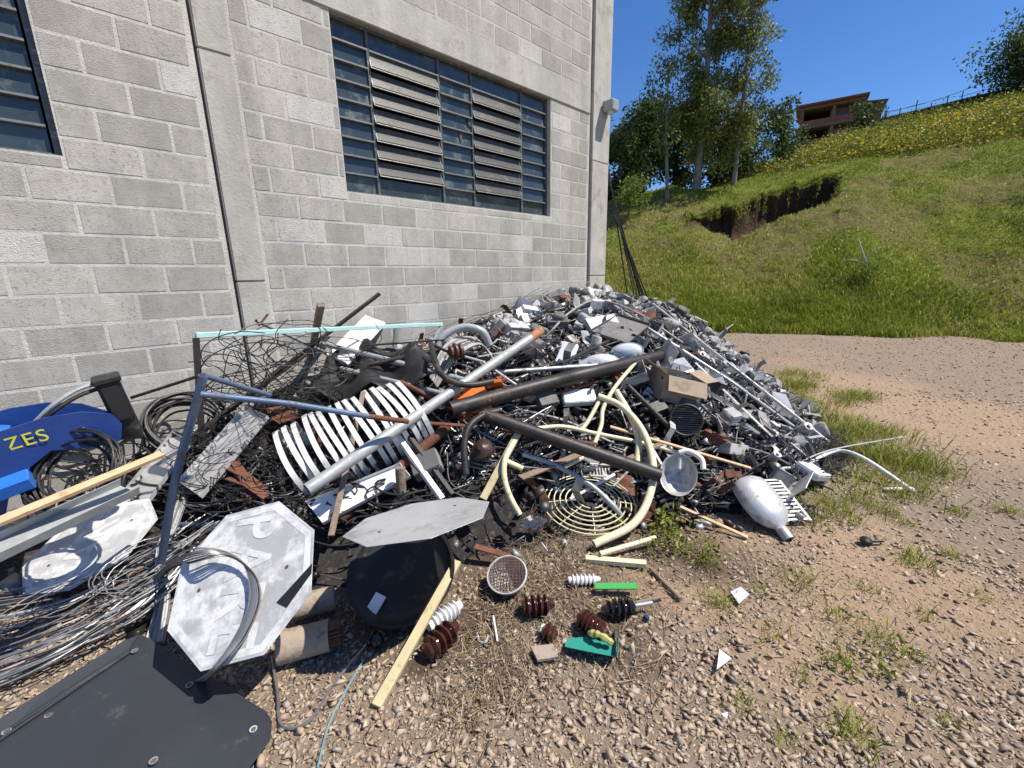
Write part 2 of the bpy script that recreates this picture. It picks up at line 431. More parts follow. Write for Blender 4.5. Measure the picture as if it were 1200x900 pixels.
def ground_material():
    m = bpy.data.materials.new('gravelly_soil'); m.use_nodes = True
    nt = m.node_tree; N = nt.nodes; L = nt.links; b = N['Principled BSDF']
    b.inputs['Roughness'].default_value = .95; b.inputs['Specular IOR Level'].default_value = .2
    tc = N.new('ShaderNodeTexCoord')
    def noise(sc, det=6):
        n = N.new('ShaderNodeTexNoise'); n.inputs['Scale'].default_value = sc; n.inputs['Detail'].default_value = det; n.inputs['Roughness'].default_value = .7
        L.new(tc.outputs['Object'], n.inputs['Vector']); return n
    def mix(fac, a, c):
        x = N.new('ShaderNodeMix'); x.data_type = 'RGBA'; L.new(fac, x.inputs[0])
        for i, s in ((6, a), (7, c)):
            if isinstance(s, tuple): x.inputs[i].default_value = (*s, 1)
            else: L.new(s, x.inputs[i])
        return x.outputs[2]
    def ramp(src, a, c):
        r = N.new('ShaderNodeMapRange'); r.inputs[1].default_value = a; r.inputs[2].default_value = c; L.new(src, r.inputs[0]); return r.outputs[0]
    g = mix(ramp(noise(30).outputs[0], .3, .7), (.20, .152, .108), (.31, .25, .19))
    g = mix(ramp(noise(3).outputs[0], .35, .7), g, (.29, .215, .155))
    a1 = N.new('ShaderNodeAttribute'); a1.attribute_name = 'soil'
    a2 = N.new('ShaderNodeAttribute'); a2.attribute_name = 'dark'
    so = mix(ramp(noise(18).outputs[0], .3, .7), (.335, .23, .145), (.41, .295, .20))
    g = mix(a1.outputs['Fac'], g, so)
    g = mix(a2.outputs['Fac'], g, mix(ramp(noise(40).outputs[0], .3, .7), (.06, .042, .03), (.17, .12, .085)))
    L.new(g, b.inputs['Base Color'])
    vo = N.new('ShaderNodeTexVoronoi'); vo.inputs['Scale'].default_value = 26; L.new(tc.outputs['Object'], vo.inputs['Vector'])
    ad = N.new('ShaderNodeMath'); ad.operation = 'MULTIPLY_ADD'; L.new(vo.outputs['Distance'], ad.inputs[0]); ad.inputs[1].default_value = -.8
    L.new(noise(60).outputs[0], ad.inputs[2])
    bp = N.new('ShaderNodeBump'); bp.inputs['Strength'].default_value = .8; bp.inputs['Distance'].default_value = .02
    L.new(ad.outputs[0], bp.inputs['Height']); L.new(bp.outputs[0], b.inputs['Normal'])
    return m
def make_ground():
    r = np.r_[0.02, np.geomspace(.25, 16, 190), np.geomspace(18, 900, 26)]
    az = np.linspace(0, 2 * np.pi, 481)[:-1]
    Rr, Az = np.meshgrid(r, az, indexing='ij')
    x, y = Rr * np.cos(Az), Rr * np.sin(Az)
    z = ground_z(x, y) * np.clip(1.5 - Rr / 40, 0, 1)
    s, d = soilmap(x, y)
    v = np.c_[x.ravel(), y.ravel(), z.ravel()]
    n = len(az); i = np.arange(len(r) - 1)[:, None] * n; j = np.arange(n)[None, :]
    a = i + j; b = i + (j + 1) % n
    f = np.stack([a, a + n, b + n, b], -1).reshape(-1, 4)
    o = fast_mesh('ground', v, f, ground_material(), {'soil': s.ravel(), 'dark': d.ravel()}, True)
    tag(o, kind='structure')
make_ground()

# ---- hill
HILL = {  # azimuth (deg from +X): (distance, height) profile
 80: [(15, 0), (19, 1.5), (26, 4.5), (34, 5.4), (80, 6)],
 35: [(13, 0), (16, 1.3), (20, 3.5), (24, 5.3), (30, 6.6), (80, 7.5)],
 25: [(13, 0), (16, 1.5), (20.5, 3.9), (24, 5.5), (30, 6.2), (80, 7)],
 17: [(13.8, 0), (17, 1.6), (20.5, 3.7), (25, 6.0), (33, 7.8), (40, 9.0), (80, 9.4)],
 9.5: [(14.2, 0), (17, 1.6), (21, 4.0), (26, 6.3), (35, 8.9), (46, 11.9), (80, 12.3)],
 0: [(15.2, 0), (18, 1.5), (22, 4.1), (28, 6.8), (38, 9.8), (50, 13.1), (80, 13.6)],
 -65: [(16, 0), (19, 1.5), (24, 4.2), (30, 6.9), (40, 10.4), (52, 13.9), (80, 14.5)]}
_hk = sorted(HILL)
_hd = np.linspace(12, 80, 273)
_ht = np.array([np.interp(_hd, [12] + [q[0] for q in HILL[k]], [-.3] + [q[1] for q in HILL[k]]) for k in _hk])
_ker = np.hanning(9); _ker /= _ker.sum()
_ht = np.array([np.convolve(np.pad(t, 4, mode='edge'), _ker, 'valid') for t in _ht])
def scarp(azd, dist):
    lip = 21.0 + (22 - azd) * .31 + .25 * np.sin(azd * .9) + 1.1 * (fbm(azd * .7, azd * 0 + 3, 41) - .5)
    on = np.clip((azd - 10.6) / .8, 0, 1) * np.clip((27.5 - azd) / 6, 0, 1)
    face = np.clip((lip - dist) / .2, 0, 1) ** .6 * np.clip(1 - (lip - dist) / 1.3, 0, 1)
    return on * face
def hill_z(azd, dist, detail=True):
    azd = np.asarray(azd, float); dist = np.asarray(dist, float)
    k = np.clip(np.searchsorted(_hk, azd) - 1, 0, len(_hk) - 2); hk = np.array(_hk)
    u = np.clip((azd - hk[k]) / (hk[k + 1] - hk[k]), 0, 1); u = u * u * (3 - 2 * u)
    f = np.clip((dist - 12) / .25, 0, len(_hd) - 1.001); i = f.astype(int); w = f - i
    z0 = _ht[k, i] * (1 - w) + _ht[k, i + 1] * w; z1 = _ht[k + 1, i] * (1 - w) + _ht[k + 1, i + 1] * w
    z = z0 * (1 - u) + z1 * u
    x, y = dist * np.cos(np.radians(azd)), dist * np.sin(np.radians(azd))
    amp = np.clip((dist - 13.5) / 4, 0, 1)
    z = z + amp * ((fbm(x * .35, y * .35, 31) - .5) * .9 + (fbm(x * 1.5, y * 1.5, 37) - .5) * .35)
    # the washed-out scarp: ground drops away below an irregular lip
    lip = 21.0 + (22 - azd) * .31 + .25 * np.sin(azd * .9) + 1.1 * (fbm(azd * .7, azd * 0 + 3, 41) - .5)
    on = np.clip((azd - 10.6) / .8, 0, 1) * np.clip((27.5 - azd) / 6, 0, 1)
    below = np.clip((lip - dist) / (.28 + .3 * fbm(azd * 3, dist * 1.5, 47)), 0, 1) * np.clip(1 - (lip - dist) / 3.2, 0, 1)
    deep = .25 + 1.45 * np.clip((25 - azd) / 9, 0, 1) ** 1.2
    z = z - on * below * deep + on * np.clip(1 - np.abs(dist - lip - .5) / 1.0, 0, 1) * .22
    return z
def hill_pt(px, py):
    d = ray(px, py); h = math.hypot(d.x, d.y); az = math.degrees(math.atan2(d.y, d.x))
    t = np.arange(12.2, 78, .05); z = CAM_H + d.z / h * t
    k = np.where(z <= hill_z(np.full_like(t, az), t))[0]
    r = t[k[0]] if len(k) else 45.0
    return V3((d.x / h * r, d.y / h * r, CAM_H + d.z / h * r)), az, r
def hill_at(azd, dist):
    a = math.radians(azd); return V3((dist * math.cos(a), dist * math.sin(a), float(hill_z(azd, dist))))
def hill_material():
    m = bpy.data.materials.new('hill_turf'); m.use_nodes = True
    nt = m.node_tree; N = nt.nodes; L = nt.links; b = N['Principled BSDF']
    b.inputs['Roughness'].default_value = 1; b.inputs['Specular IOR Level'].default_value = .1
    tc = N.new('ShaderNodeTexCoord')
    def noise(sc):
        n = N.new('ShaderNodeTexNoise'); n.inputs['Scale'].default_value = sc; n.inputs['Detail'].default_value = 8; n.inputs['Roughness'].default_value = .7
        L.new(tc.outputs['Object'], n.inputs['Vector']); return n.outputs[0]
    def rp(src, a, c):
        r = N.new('ShaderNodeMapRange'); r.inputs[1].default_value = a; r.inputs[2].default_value = c; L.new(src, r.inputs[0]); return r.outputs[0]
    def mix(f, a, c):
        x = N.new('ShaderNodeMix'); x.data_type = 'RGBA'; L.new(f, x.inputs[0])
        for i, s in ((6, a), (7, c)):
            if isinstance(s, tuple): x.inputs[i].default_value = (*s, 1)
            else: L.new(s, x.inputs[i])
        return x.outputs[2]
    g = mix(rp(noise(1.1), .35, .65), (.125, .155, .025), (.23, .235, .045))
    at = N.new('ShaderNodeAttribute'); at.attribute_name = 'dry'
    g = mix(at.outputs['Fac'], g, mix(rp(noise(6), .3, .7), (.21, .165, .075), (.14, .115, .05)))
    a2 = N.new('ShaderNodeAttribute'); a2.attribute_name = 'earth'
    g = mix(a2.outputs['Fac'], g, mix(rp(noise(9), .3, .7), (.05, .034, .02), (.11, .072, .045)))
    L.new(g, b.inputs['Base Color'])
    bp = N.new('ShaderNodeBump'); bp.inputs['Strength'].default_value = 1; bp.inputs['Distance'].default_value = .12
    L.new(noise(7), bp.inputs['Height']); L.new(bp.outputs[0], b.inputs['Normal'])
    return m
def dryness(x, y):
    return np.clip((fbm(x * .45, y * .45, 51) - .49) * 6 + .2, 0, 1) * (.5 + .5 * fbm(x * 2.5, y * 2.5, 53))
def make_hill():
    azd = np.r_[np.linspace(-65, -6, 60), np.linspace(-5.8, 38, 300), np.linspace(38.5, 80, 50)]
    dist = np.r_[np.linspace(12.3, 19, 55), np.linspace(19.07, 27, 115), np.linspace(27.2, 30, 20), np.linspace(30.4, 80, 70)]
    A, D = np.meshgrid(azd, dist, indexing='ij')
    z = hill_z(A, D); x, y = D * np.cos(np.radians(A)), D * np.sin(np.radians(A))
    sc_ = scarp(A, D)      # the bank is hollowed out under its grassy lip
    Du = D + sc_ * (.40 + .4 * fbm(A * 1.5, D, 49)); x, y = Du * np.cos(np.radians(A)), Du * np.sin(np.radians(A))
    # steep faces show bare earth
    gz = np.abs(np.gradient(z, axis=1) / np.gradient(D, axis=1))
    earth = np.maximum(np.clip((gz - 1.25) / .6, 0, 1), np.clip(sc_ * 2, 0, 1))
    nv = len(dist); i = np.arange(len(azd) - 1)[:, None] * nv; j = np.arange(nv - 1)[None, :]
    a = i + j
    f = np.stack([a, a + 1, a + nv + 1, a + nv], -1).reshape(-1, 4)[:, ::-1]
    o = fast_mesh('hill', np.c_[x.ravel(), y.ravel(), z.ravel()], f, hill_material(), {'dry': dryness(x, y).ravel(), 'earth': earth.ravel()}, True)
    tag(o, kind='structure')
make_hill()

# ---- blades and leaves
def blades(pos, height, lean, width, tone, rng):
    """one bent two-quad blade per position"""
    n = len(pos); a = rng.uniform(0, 2 * np.pi, n)
    side = np.c_[np.cos(a), np.sin(a), np.zeros(n)] * (width[:, None] / 2)
    b = rng.uniform(0, 2 * np.pi, n)
    ld = np.c_[np.cos(b), np.sin(b), np.zeros(n)] * (lean * height)[:, None]
    up = np.c_[np.zeros(n), np.zeros(n), height]
    m = pos + up * .6 + ld * .35; t = pos + up * (1 - .25 * lean[:, None]) + ld
    v = np.stack([pos - side, pos + side, m + side * .8, m - side * .8, t + side * .1, t - side * .1], 1).reshape(-1, 3)
    k = np.arange(n)[:, None] * 6
    f = np.concatenate([k + np.array([[0, 1, 2, 3]]), k + np.array([[3, 2, 4, 5]])], 0)
    return v, f, np.repeat(tone, 6)
def leaves(pos, size, tone, rng, aspect=.45, droop=0.0):
    n = len(pos); d = rng.normal(size=(n, 3)); d[:, 2] -= droop; d /= np.linalg.norm(d, axis=1)[:, None]
    q = rng.normal(size=(n, 3)); s = np.cross(d, q); s /= np.linalg.norm(s, axis=1)[:, None] + 1e-9
    L_ = d * size[:, None]; W = s * (size * aspect)[:, None]
    v = np.stack([pos, pos + L_ * .5 + W * .5, pos + L_, pos + L_ * .5 - W * .5], 1).reshape(-1, 3)
    f = np.arange(n * 4).reshape(-1, 4)
    return v, f, np.repeat(tone, 4)
GRASS = leaf_mat('grass_blades', [(.11, .11, .025), (.17, .22, .02), (.28, .33, .03), (.38, .41, .055), (.48, .38, .16)], .25)
def make_hill_grass():
    rng = np.random.default_rng(3)
    n = 60000
    az = rng.uniform(-9, 37, n); d = 13.4 + 15.5 * rng.random(n) ** 1.35
    x, y = d * np.cos(np.radians(az)), d * np.sin(np.radians(az))
    z = hill_z(az, d)
    slope = np.abs(hill_z(az, d + .12) - hill_z(az, d - .12)) / .24
    dry = dryness(x, y)
    keep = (slope < 1.5) & (z > -.02) & (scarp(az, d) < .12) & (rng.random(n) > dry * .75)
    x, y, z, dry, d = x[keep], y[keep], z[keep], dry[keep], d[keep]
    k = 4; m = len(x)
    pos = np.repeat(np.c_[x, y, z - .02], k, 0) + np.c_[rng.normal(0, .07, (m * k, 2)), np.zeros(m * k)]
    lush = np.clip(1.35 - (d - 14) / 6, .45, 1.3)
    h = np.repeat(lush * (.45 + .9 * fbm(x * 1.2, y * 1.2, 61)), k) * rng.uniform(.10, .26, m * k)
    tone = np.clip(np.repeat(.40 + .5 * (fbm(x * .8, y * .8, 63) - .5) + dry * .25, k) + rng.normal(0, .10, m * k) , 0, .85)
    dead = rng.random(m * k) < np.repeat(.05 + dry * .35, k); tone[dead] = rng.uniform(.85, 1, dead.sum())
    v, f, t = blades(pos, h, rng.uniform(.2, .9, m * k), rng.uniform(.012, .028, m * k), tone, rng)
    o = fast_mesh('hill_grass', v, f, GRASS, {'tone': t})
    tag(o, 'green grass covering the lower slope of the hill', 'grass', kind='stuff')
make_hill_grass()
def lip_fringe():
    rng = np.random.default_rng(15); n = 3000
    az = rng.uniform(10.4, 27.5, n); dd = np.linspace(19.5, 27, 260)
    zz = hill_z(np.repeat(az[:, None], 260, 1), np.repeat(dd[None], n, 0)); k = np.argmax(np.diff(zz, axis=1), 1) + 2
    k = np.clip(k + 4 + rng.integers(0, 6, n), 0, 259); d = dd[k]; z = zz[np.arange(n), k]
    pos = np.c_[d * np.cos(np.radians(az)), d * np.sin(np.radians(az)), z]
    v, f, t = blades(pos, rng.uniform(.05, .18, n), rng.uniform(.6, 1.6, n), rng.uniform(.015, .03, n), np.clip(rng.normal(.4, .2, n), 0, 1), rng)
    o = fast_mesh('bank_grass', v, f, GRASS, {'tone': t}); tag(o, 'ragged grass fringe hanging over the washed-out bank', 'grass', kind='stuff')
lip_fringe()
FLOWER = leaf_mat('flowering_scrub', [(.12, .15, .025), (.20, .22, .03), (.32, .29, .035), (.56, .44, .03), (.70, .55, .05)], .3)
def make_flowers():
    rng = np.random.default_rng(5)
    n = 5600
    az = rng.uniform(-10, 21, n); d = rng.uniform(27.5, 50, n)
    x, y = d * np.cos(np.radians(az)), d * np.sin(np.radians(az))
    keep = (rng.random(n) < np.clip((d - 26.5) / 3, 0, 1)); az, d, x, y = az[keep], d[keep], x[keep], y[keep]
    z = hill_z(az, d); m = len(x); k = 40
    yel = np.clip((fbm(x * .35, y * .35, 71) - .36) * 3.0, 0, 1)
    pos = np.repeat(np.c_[x, y, z], k, 0) + np.c_[rng.normal(0, .42, (m * k, 2)), np.abs(rng.normal(0, .28, m * k))]
    isf = rng.random(m * k) < np.repeat(yel * .5, k)
    tone = np.where(isf, rng.uniform(.6, 1, m * k), rng.uniform(0, .4, m * k))
    v, f, t = leaves(pos, rng.uniform(.07, .17, m * k), tone, rng, .6)
    o = fast_mesh('flowering_scrub', v, f, FLOWER, {'tone': t})
    tag(o, 'yellow flowering scrub covering the upper hillside', 'scrub', kind='stuff')
make_flowers()

# ---- trees
BARK_PALE = mat('pale_bark', (.22, .19, .155), .9, 0, .3, 4, ((.14, .10, .07), .35, 3), (12, .6))
BARK = mat('dark_bark', (.10, .075, .055), .95, 0, .3, 6, None, (20, .6))
LEAF_EUC = leaf_mat('eucalyptus_leaves', [(.075, .095, .022), (.15, .18, .04), (.25, .27, .06), (.36, .37, .11)], .3)
LEAF_DARK = leaf_mat('dark_leaves', [(.025, .042, .012), (.06, .09, .02), (.10, .14, .028), (.16, .20, .045)], .25)
LEAF_LIME = leaf_mat('lime_leaves', [(.10, .15, .02), (.17, .23, .03), (.25, .32, .05)], .35)
def tree(name, label, base, height, spread, n_br, n_leaf, lmat, bark, seed, lo=.25, trunk_r=.12, lean=(0, 0), clump=.45, size=(.12, .24), droop=.5, up=.5, group=None, crown=1.0):
    rng = np.random.default_rng(seed); base = V3(base) - V3((0, 0, .1))
    t = thing(name, label, 'tree', base, group)
    def tp(u): return base + V3((lean[0] * u * u + .12 * math.sin(u * 5 + seed), lean[1] * u * u + .12 * math.cos(u * 4 + seed), height * u))
    mb = MB()
    path = [tp(k / 10) for k in range(11)]
    mb.tube(path, trunk_r, 9, scale=[1.25 - 1.1 * k / 10 if k else 1.5 for k in range(11)])
    cl = []
    for i in range(n_br):
        u = lo + (1 - lo) * (i + rng.random()) / n_br
        a = rng.uniform(0, 2 * math.pi)
        w = math.sin(math.pi * min(1, (1 - u) / (1 - lo) * .85 + .12)) ** .7
        L = spread * w * rng.uniform(.55, 1.1)
        p0 = tp(u); dr = V3((math.cos(a), math.sin(a), up + rng.normal(0, .25))).normalized()
        p1 = p0 + dr * L * .55 + V3((0, 0, .1)); p2 = p0 + dr * L + V3((rng.normal(0, .1), rng.normal(0, .1), rng.normal(0, .1) - .05 * droop * L))
        r0 = max(.02, trunk_r * (1.1 - u) * .55)
        mb.tube(cr([p0, p1, p2], 3), r0, 5, scale=[1 - .12 * q for q in range(7)])
        for q in (.35, .55, .75, .9, 1.05):
            c = p0.lerp(p2, q) + V3(rng.normal(0, .22 * crown, 3)); cl.append((c, clump * rng.uniform(.6, 1.25) * (.7 + .5 * q)))
    mb.build('trunk', bark, t, True)
    w = np.array([c[1] ** 2 for c in cl]); w /= w.sum()
    pick = rng.choice(len(cl), n_leaf, p=w)
    C = np.array([tuple(c[0]) for c in cl])[pick]; Rr = np.array([c[1] for c in cl])[pick]
    off = rng.normal(size=(n_leaf, 3)); off /= np.linalg.norm(off, axis=1)[:, None]
    off *= (rng.random(n_leaf) ** .45 * Rr)[:, None]; off[:, 2] *= .8
    pos = C + off; pos[:, 2] -= droop * .25 * Rr * rng.random(n_leaf)
    ct = rng.normal(.45, .16, len(cl))[pick]
    tone = np.clip(ct + rng.normal(0, .16, n_leaf), 0, 1)
    v, f, tt = leaves(pos - np.array(base), rng.uniform(size[0], size[1], n_leaf), tone, rng, .42, droop)
    o = fast_mesh('crown', v, f, lmat, {'tone': tt}); o.parent = t
    return t
tree('eucalyptus_tree', 'tall open-crowned eucalyptus with a pale trunk above the washed-out bank', hill_at(24.2, 24.2), 14.8, 2.2, 50, 32000, LEAF_EUC, BARK_PALE, 1, .10, .14, (.2, .4), .52, (.10, .22), .9, .7)
tree('eucalyptus_tree', 'slender eucalyptus with sparse feathery crown beside the tallest tree', hill_at(20.6, 24.5), 11.2, 1.6, 30, 13000, LEAF_EUC, BARK_PALE, 2, .12, .085, (-.6, -.7), .42, (.10, .2), .9, .7)
tree('eucalyptus_tree', 'thin straight eucalyptus with a bare lower trunk next to the dark trees', hill_at(27.6, 23.0), 6.0, .75, 15, 1500, LEAF_EUC, BARK_PALE, 3, .4, .07, (.1, .2), .36, (.12, .22), .9, .6)
tree('broadleaf_tree', 'dense dark round tree growing close behind the building corner', hill_at(30.2, 27), 4.2, 2.1, 24, 8000, LEAF_DARK, BARK, 4, .1, .14, (0, 0), .7, (.16, .30), .2, .35)
tree('broadleaf_tree', 'low dark tree filling the gap between the eucalyptus trunks', hill_at(26.4, 28), 4.4, 2.0, 22, 6000, LEAF_DARK, BARK, 5, .1, .12, (0, 0), .62, (.16, .28), .2, .35)
tree('broadleaf_tree', 'dark bushy tree behind the slender eucalyptus', hill_at(22.0, 28.5), 4.2, 1.9, 22, 6000, LEAF_DARK, BARK, 6, .1, .12, (0, 0), .6, (.16, .28), .2, .35)
tree('broadleaf_tree', 'dark low tree on the lip of the bank right of the trunks', hill_at(19.7, 28.5), 3.2, 1.3, 16, 3200, LEAF_DARK, BARK, 7, .1, .08, (0, 0), .5, (.14, .26), .3, .35)
tree('small_tree', 'small lone dark tree at the edge of the yellow flowers', hill_at(16.1, 31), 3.3, 1.05, 15, 2600, LEAF_DARK, BARK, 8, .2, .07, (.1, 0), .42, (.15, .28), .3, .4)
tree('broadleaf_tree', 'big dark tree on the ridge beyond the fence', hill_at(-1.2, 47.5), 4.0, 2.4, 28, 11000, LEAF_DARK, BARK, 9, .0, .2, (0, 0), .9, (.16, .32), .2, .4)
tree('ridge_bush', 'dark rounded bush growing beside the brick house', hill_at(9.4, 42), 1.9, 1.15, 12, 1700, LEAF_DARK, BARK, 10, .05, .06, (0, 0), .5, (.16, .3), .1, .4)
tree('ridge_bush', 'dark tall bush against the front corner of the brick house', hill_at(15.6, 41), 2.2, .8, 12, 1300, LEAF_DARK, BARK, 12, .05, .06, (0, 0), .45, (.16, .3), .1, .4)
tree('broadleaf_tree', 'low dark thicket tree at the building corner behind the lime shrub', hill_at(33.0, 26), 3.4, 2.0, 20, 5000, LEAF_DARK, BARK, 14, .0, .1, (0, 0), .7, (.16, .28), .2, .3)
tree('lime_shrub', 'bright lime green shrub at the foot of the dark trees', hill_at(31.4, 21.2), 1.6, .7, 10, 2000, LEAF_LIME, BARK, 11, .1, .03, (0, 0), .3, (.08, .16), .1, .5)

# ---- bare sapling on the slope
def sapling():
    p = hill_pt(1015, 330)[0]
    t = thing('sapling', 'pale leafless sapling with a few green shoots on the grassy slope', 'sapling', p)
    mb = MB()
    top = p + V3((-.1, .35, 1.25))
    mb.tube(cr([p - V3((0, 0, .1)), p + V3((.05, .05, .45)), p + V3((-.02, .2, .85)), top], 5), .022, 6, scale=[1.2 - .05 * k for k in range(16)])
    for d, l in (((.2, -.5, .4), .6), ((-.1, .6, .1), .5), ((.1, .2, .8), .45), ((0, -.4, .7), .5)):
        q = p.lerp(top, random.uniform(.35, .8)); e = q + V3(d).normalized() * l
        mb.tube(cr([q, q.lerp(e, .5) + V3((0, 0, .06)), e], 4), .009, 5)
    mb.build('stem', mat('bleached_bark', (.50, .47, .40), .9), t, True)
    rng = np.random.default_rng(8); n = 260
    pos = np.c_[rng.normal(0, .14, (n, 2)), rng.uniform(.1, .6, n)]
    v, f, tt = leaves(pos, rng.uniform(.06, .13, n), rng.uniform(0, 1, n), rng)
    sh = fast_mesh('shoots', v, f, LEAF_LIME, {'tone': tt}); sh.parent = t; sh['kind'] = 'stuff'
sapling()

# ---- brick house on the ridge, fence, power line
BRICK = mat('red_brick', (.30, .125, .08), .9, 0, .25, 3, ((.20, .09, .06), .3, 5), (30, .4))
SLAB = mat('slab_concrete', (.19, .13, .105), .9, 0, .15, 3)
ROOF = mat('clay_roof', (.20, .075, .05), .8, 0, .2, 6)
def house():
    az0, r = 12.9, 56.0
    c = at_r(966, 176, r)
    t = thing('brick_house', 'unfinished red brick house with open dark storeys on the ridge', 'house', c)
    a = math.radians(az0)
    f = V3((-math.cos(a), -math.sin(a), 0)); s = V3((-math.sin(a), math.cos(a), 0)); z = V3((0, 0, 1))  # f to camera, s to the left in view
    ax = (s, f, z)
    W = 4.6
    def bx(name, m, u, v, w, size, par=t):
        return MB().box(c + s * u + f * v + z * w, size, ax).build(name, m, par, bevel=.01)
    for k in range(3): bx('floor_slab', SLAB, 0, 0, .1 + k * 1.65, (W + .5, 4.6, .22))
    for k in range(2):
        w = .21 + k * 1.65
        bx('wall', BRICK, 0, -1.6, w + .71, (W, .2, 1.42))
        bx('wall', BRICK, -W / 2 + .1, 0, w + .71, (.2, 3.2, 1.42)); bx('wall', BRICK, W / 2 - .1, 0, w + .71, (.2, 3.2, 1.42))
        for u in (-W / 2 + .15, -.3, W / 2 - .15): bx('pillar', SLAB, u, 2.05, w + .71, (.24, .24, 1.42))
        bx('parapet', BRICK, 0, 2.0, w + .26, (W - .6, .14, .5))
        o = bx('wall', BRICK, -W * .22, 1.0, w + .71, (W * .42, .16, 1.42))
        bx('window', MT['glass'], -W * .22, 1.1, w + .8, (.8, .06, .7), t)
    bx('roof', ROOF, 0, .2, 3.58, (W + .9, 5.2, .16))
    # neighbouring lower wing
    c2 = at_r(1005, 172, 57.0)
    t2 = thing('brick_house', 'plain small brick building with a sloping roof along the ridge', 'house', c2)
    m = MB(); m.box(c2 + z * 1.7, (2.6, 3, 3.4), ax); m.build('wall', BRICK, t2, bevel=.01)
    rp = [c2 + s * 1.6 + f * 1.8 + z * 3.45, c2 - s * 1.6 + f * 1.8 + z * 3.15, c2 - s * 1.6 - f * 1.8 + z * 3.35, c2 + s * 1.6 - f * 1.8 + z * 3.65]
    MB().plate(rp, (0, 0, .14)).build('roof', ROOF, t2)
    MB().box(c2 + s * .6 + f * 1.52 + z * 2.2, (.9, .08, .8), ax).build('window', MT['glass'], t2)
    # dark low roof further along
    c3 = hill_at(4.6, 50); c3.z -= .4
    t3 = thing('long_shed', 'long low dark roofed shed along the ridge behind the fence', 'shed', c3)
    ax3 = onb((0, 0, 1), hill_at(1.5, 49.5) - c3)
    MB().box(c3 + z * .55, (7.5, 3, 1.5), ax3).build('wall', SLAB, t3)
    MB().box(c3 + z * 1.36, (8.1, 3.6, .12), ax3).build('roof', MT['dark_steel'], t3)
house()
def fence():
    pts = [hill_at(a, r) for a, r in ((8.2, 44.5), (7.0, 45), (5.9, 45.4), (4.9, 45.8), (3.9, 46.2), (3.0, 46.6), (2.1, 47), (1.2, 47.4))]
    t = thing('ridge_fence', 'wire fence with thin dark posts along the ridge', 'fence', pts[0])
    for i, p in enumerate(pts):
        MB().tube([p - V3((0, 0, .3)), p + V3((0, 0, 1.1 + .2 * (i % 3)))], .03, 6).build('post', MT['dark_steel'], t)
    for h in (.4, .8, 1.2): MB().tube([p + V3((0, 0, h)) for p in pts], .015, 4).build('wire', MT['dark_steel'], t)
fence()
def power_line():
    a, b = hill_at(8.0, 50) + V3((0, 0, 2.4)), at_r(1260, 46, 42)
    pts = [a.lerp(b, k / 14) - V3((0, 0, 4 * .55 * (k / 14) * (1 - k / 14))) for k in range(15)]
    t = thing('power_line', 'thin overhead cable strung above the ridge against the sky', 'cable', hill_at(8.0, 50))
    MB().tube(pts, .018, 5).build('cable', MT['wire_black'], t)
    MB().tube([hill_at(8.0, 50), a + V3((0, 0, .1))], .09, 8).build('pole', SLAB, t)
    e = V3((b.x, b.y, float(hill_z(math.degrees(math.atan2(b.y, b.x)), math.hypot(b.x, b.y))) - .3))
    MB().tube([e, b + V3((0, 0, .2))], .11, 8).build('pole', SLAB, t)
power_line()

# ================================================================== THE BUILDING
Z0 = 3.545                     # course line 0; courses are 0.2 m
WB, WT = 2.43, 3.895           # window bottom / top
BT = 4.215                     # top of the ring beam
ZTOP = 6.4
COL_L, COL_R = (.885, 1.105), (5.765, 6.20)
bld = thing('block_building', 'grey concrete block building with steel louvre windows behind the scrap heap', 'building', (0, WALL_Y, 0))
BAYS = [(-3.2, .843), (1.125, 5.685)]
WINS = [(-2.9, .028), (1.92, 4.835)]
def wall_core():
    y0, y1 = WALL_Y + .0022, WALL_Y + .19
    mb = MB()
    for (s0, s1), (w0, w1) in zip(BAYS, WINS):
        mb.bb(s0 - .1, s1 + .02, y0, y1, 0, WB); mb.bb(s0 - .1, s1 + .02, y0, y1, WT, ZTOP)
        mb.bb(s0 - .1, w0, y0, y1, WB, WT); mb.bb(w1, s1 + .02, y0, y1, WB, WT)
    mb.build('wall_core', MT['mortar'], bld)
    for a, b in ((.835, COL_L[0] + .01), (5.675, COL_R[0] + .01)): MB().bb(a, b, WALL_Y + .035, WALL_Y + .2, 0, ZTOP).build('joint_gap', MT['gap'], bld)
    for a, b in (COL_L, COL_R):
        z = 0
        for z1 in (1.62, 3.3, ZTOP):
            MB().bb(a, b, WALL_Y - .012 + random.uniform(-.001, .001), WALL_Y + .25, z, z1 - .004).build('column', MT['concrete'], bld, bevel=.008, seg=2); z = z1
    for (s0, s1) in BAYS:
        MB().bb(s0, s1 + (.012 if s0 > 0 else 0), WALL_Y - .014, WALL_Y + .185, WT, BT).build('ring_beam', MT['concrete'], bld, bevel=.008, seg=2)
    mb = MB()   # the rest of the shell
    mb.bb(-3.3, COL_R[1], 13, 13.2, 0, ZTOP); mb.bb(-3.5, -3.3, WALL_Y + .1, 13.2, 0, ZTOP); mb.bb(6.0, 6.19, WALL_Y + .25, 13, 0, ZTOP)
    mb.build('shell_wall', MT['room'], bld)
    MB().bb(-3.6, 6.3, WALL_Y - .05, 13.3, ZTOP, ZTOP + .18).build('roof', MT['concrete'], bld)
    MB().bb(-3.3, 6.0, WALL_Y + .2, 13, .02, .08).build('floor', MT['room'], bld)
wall_core()
_bm = {}
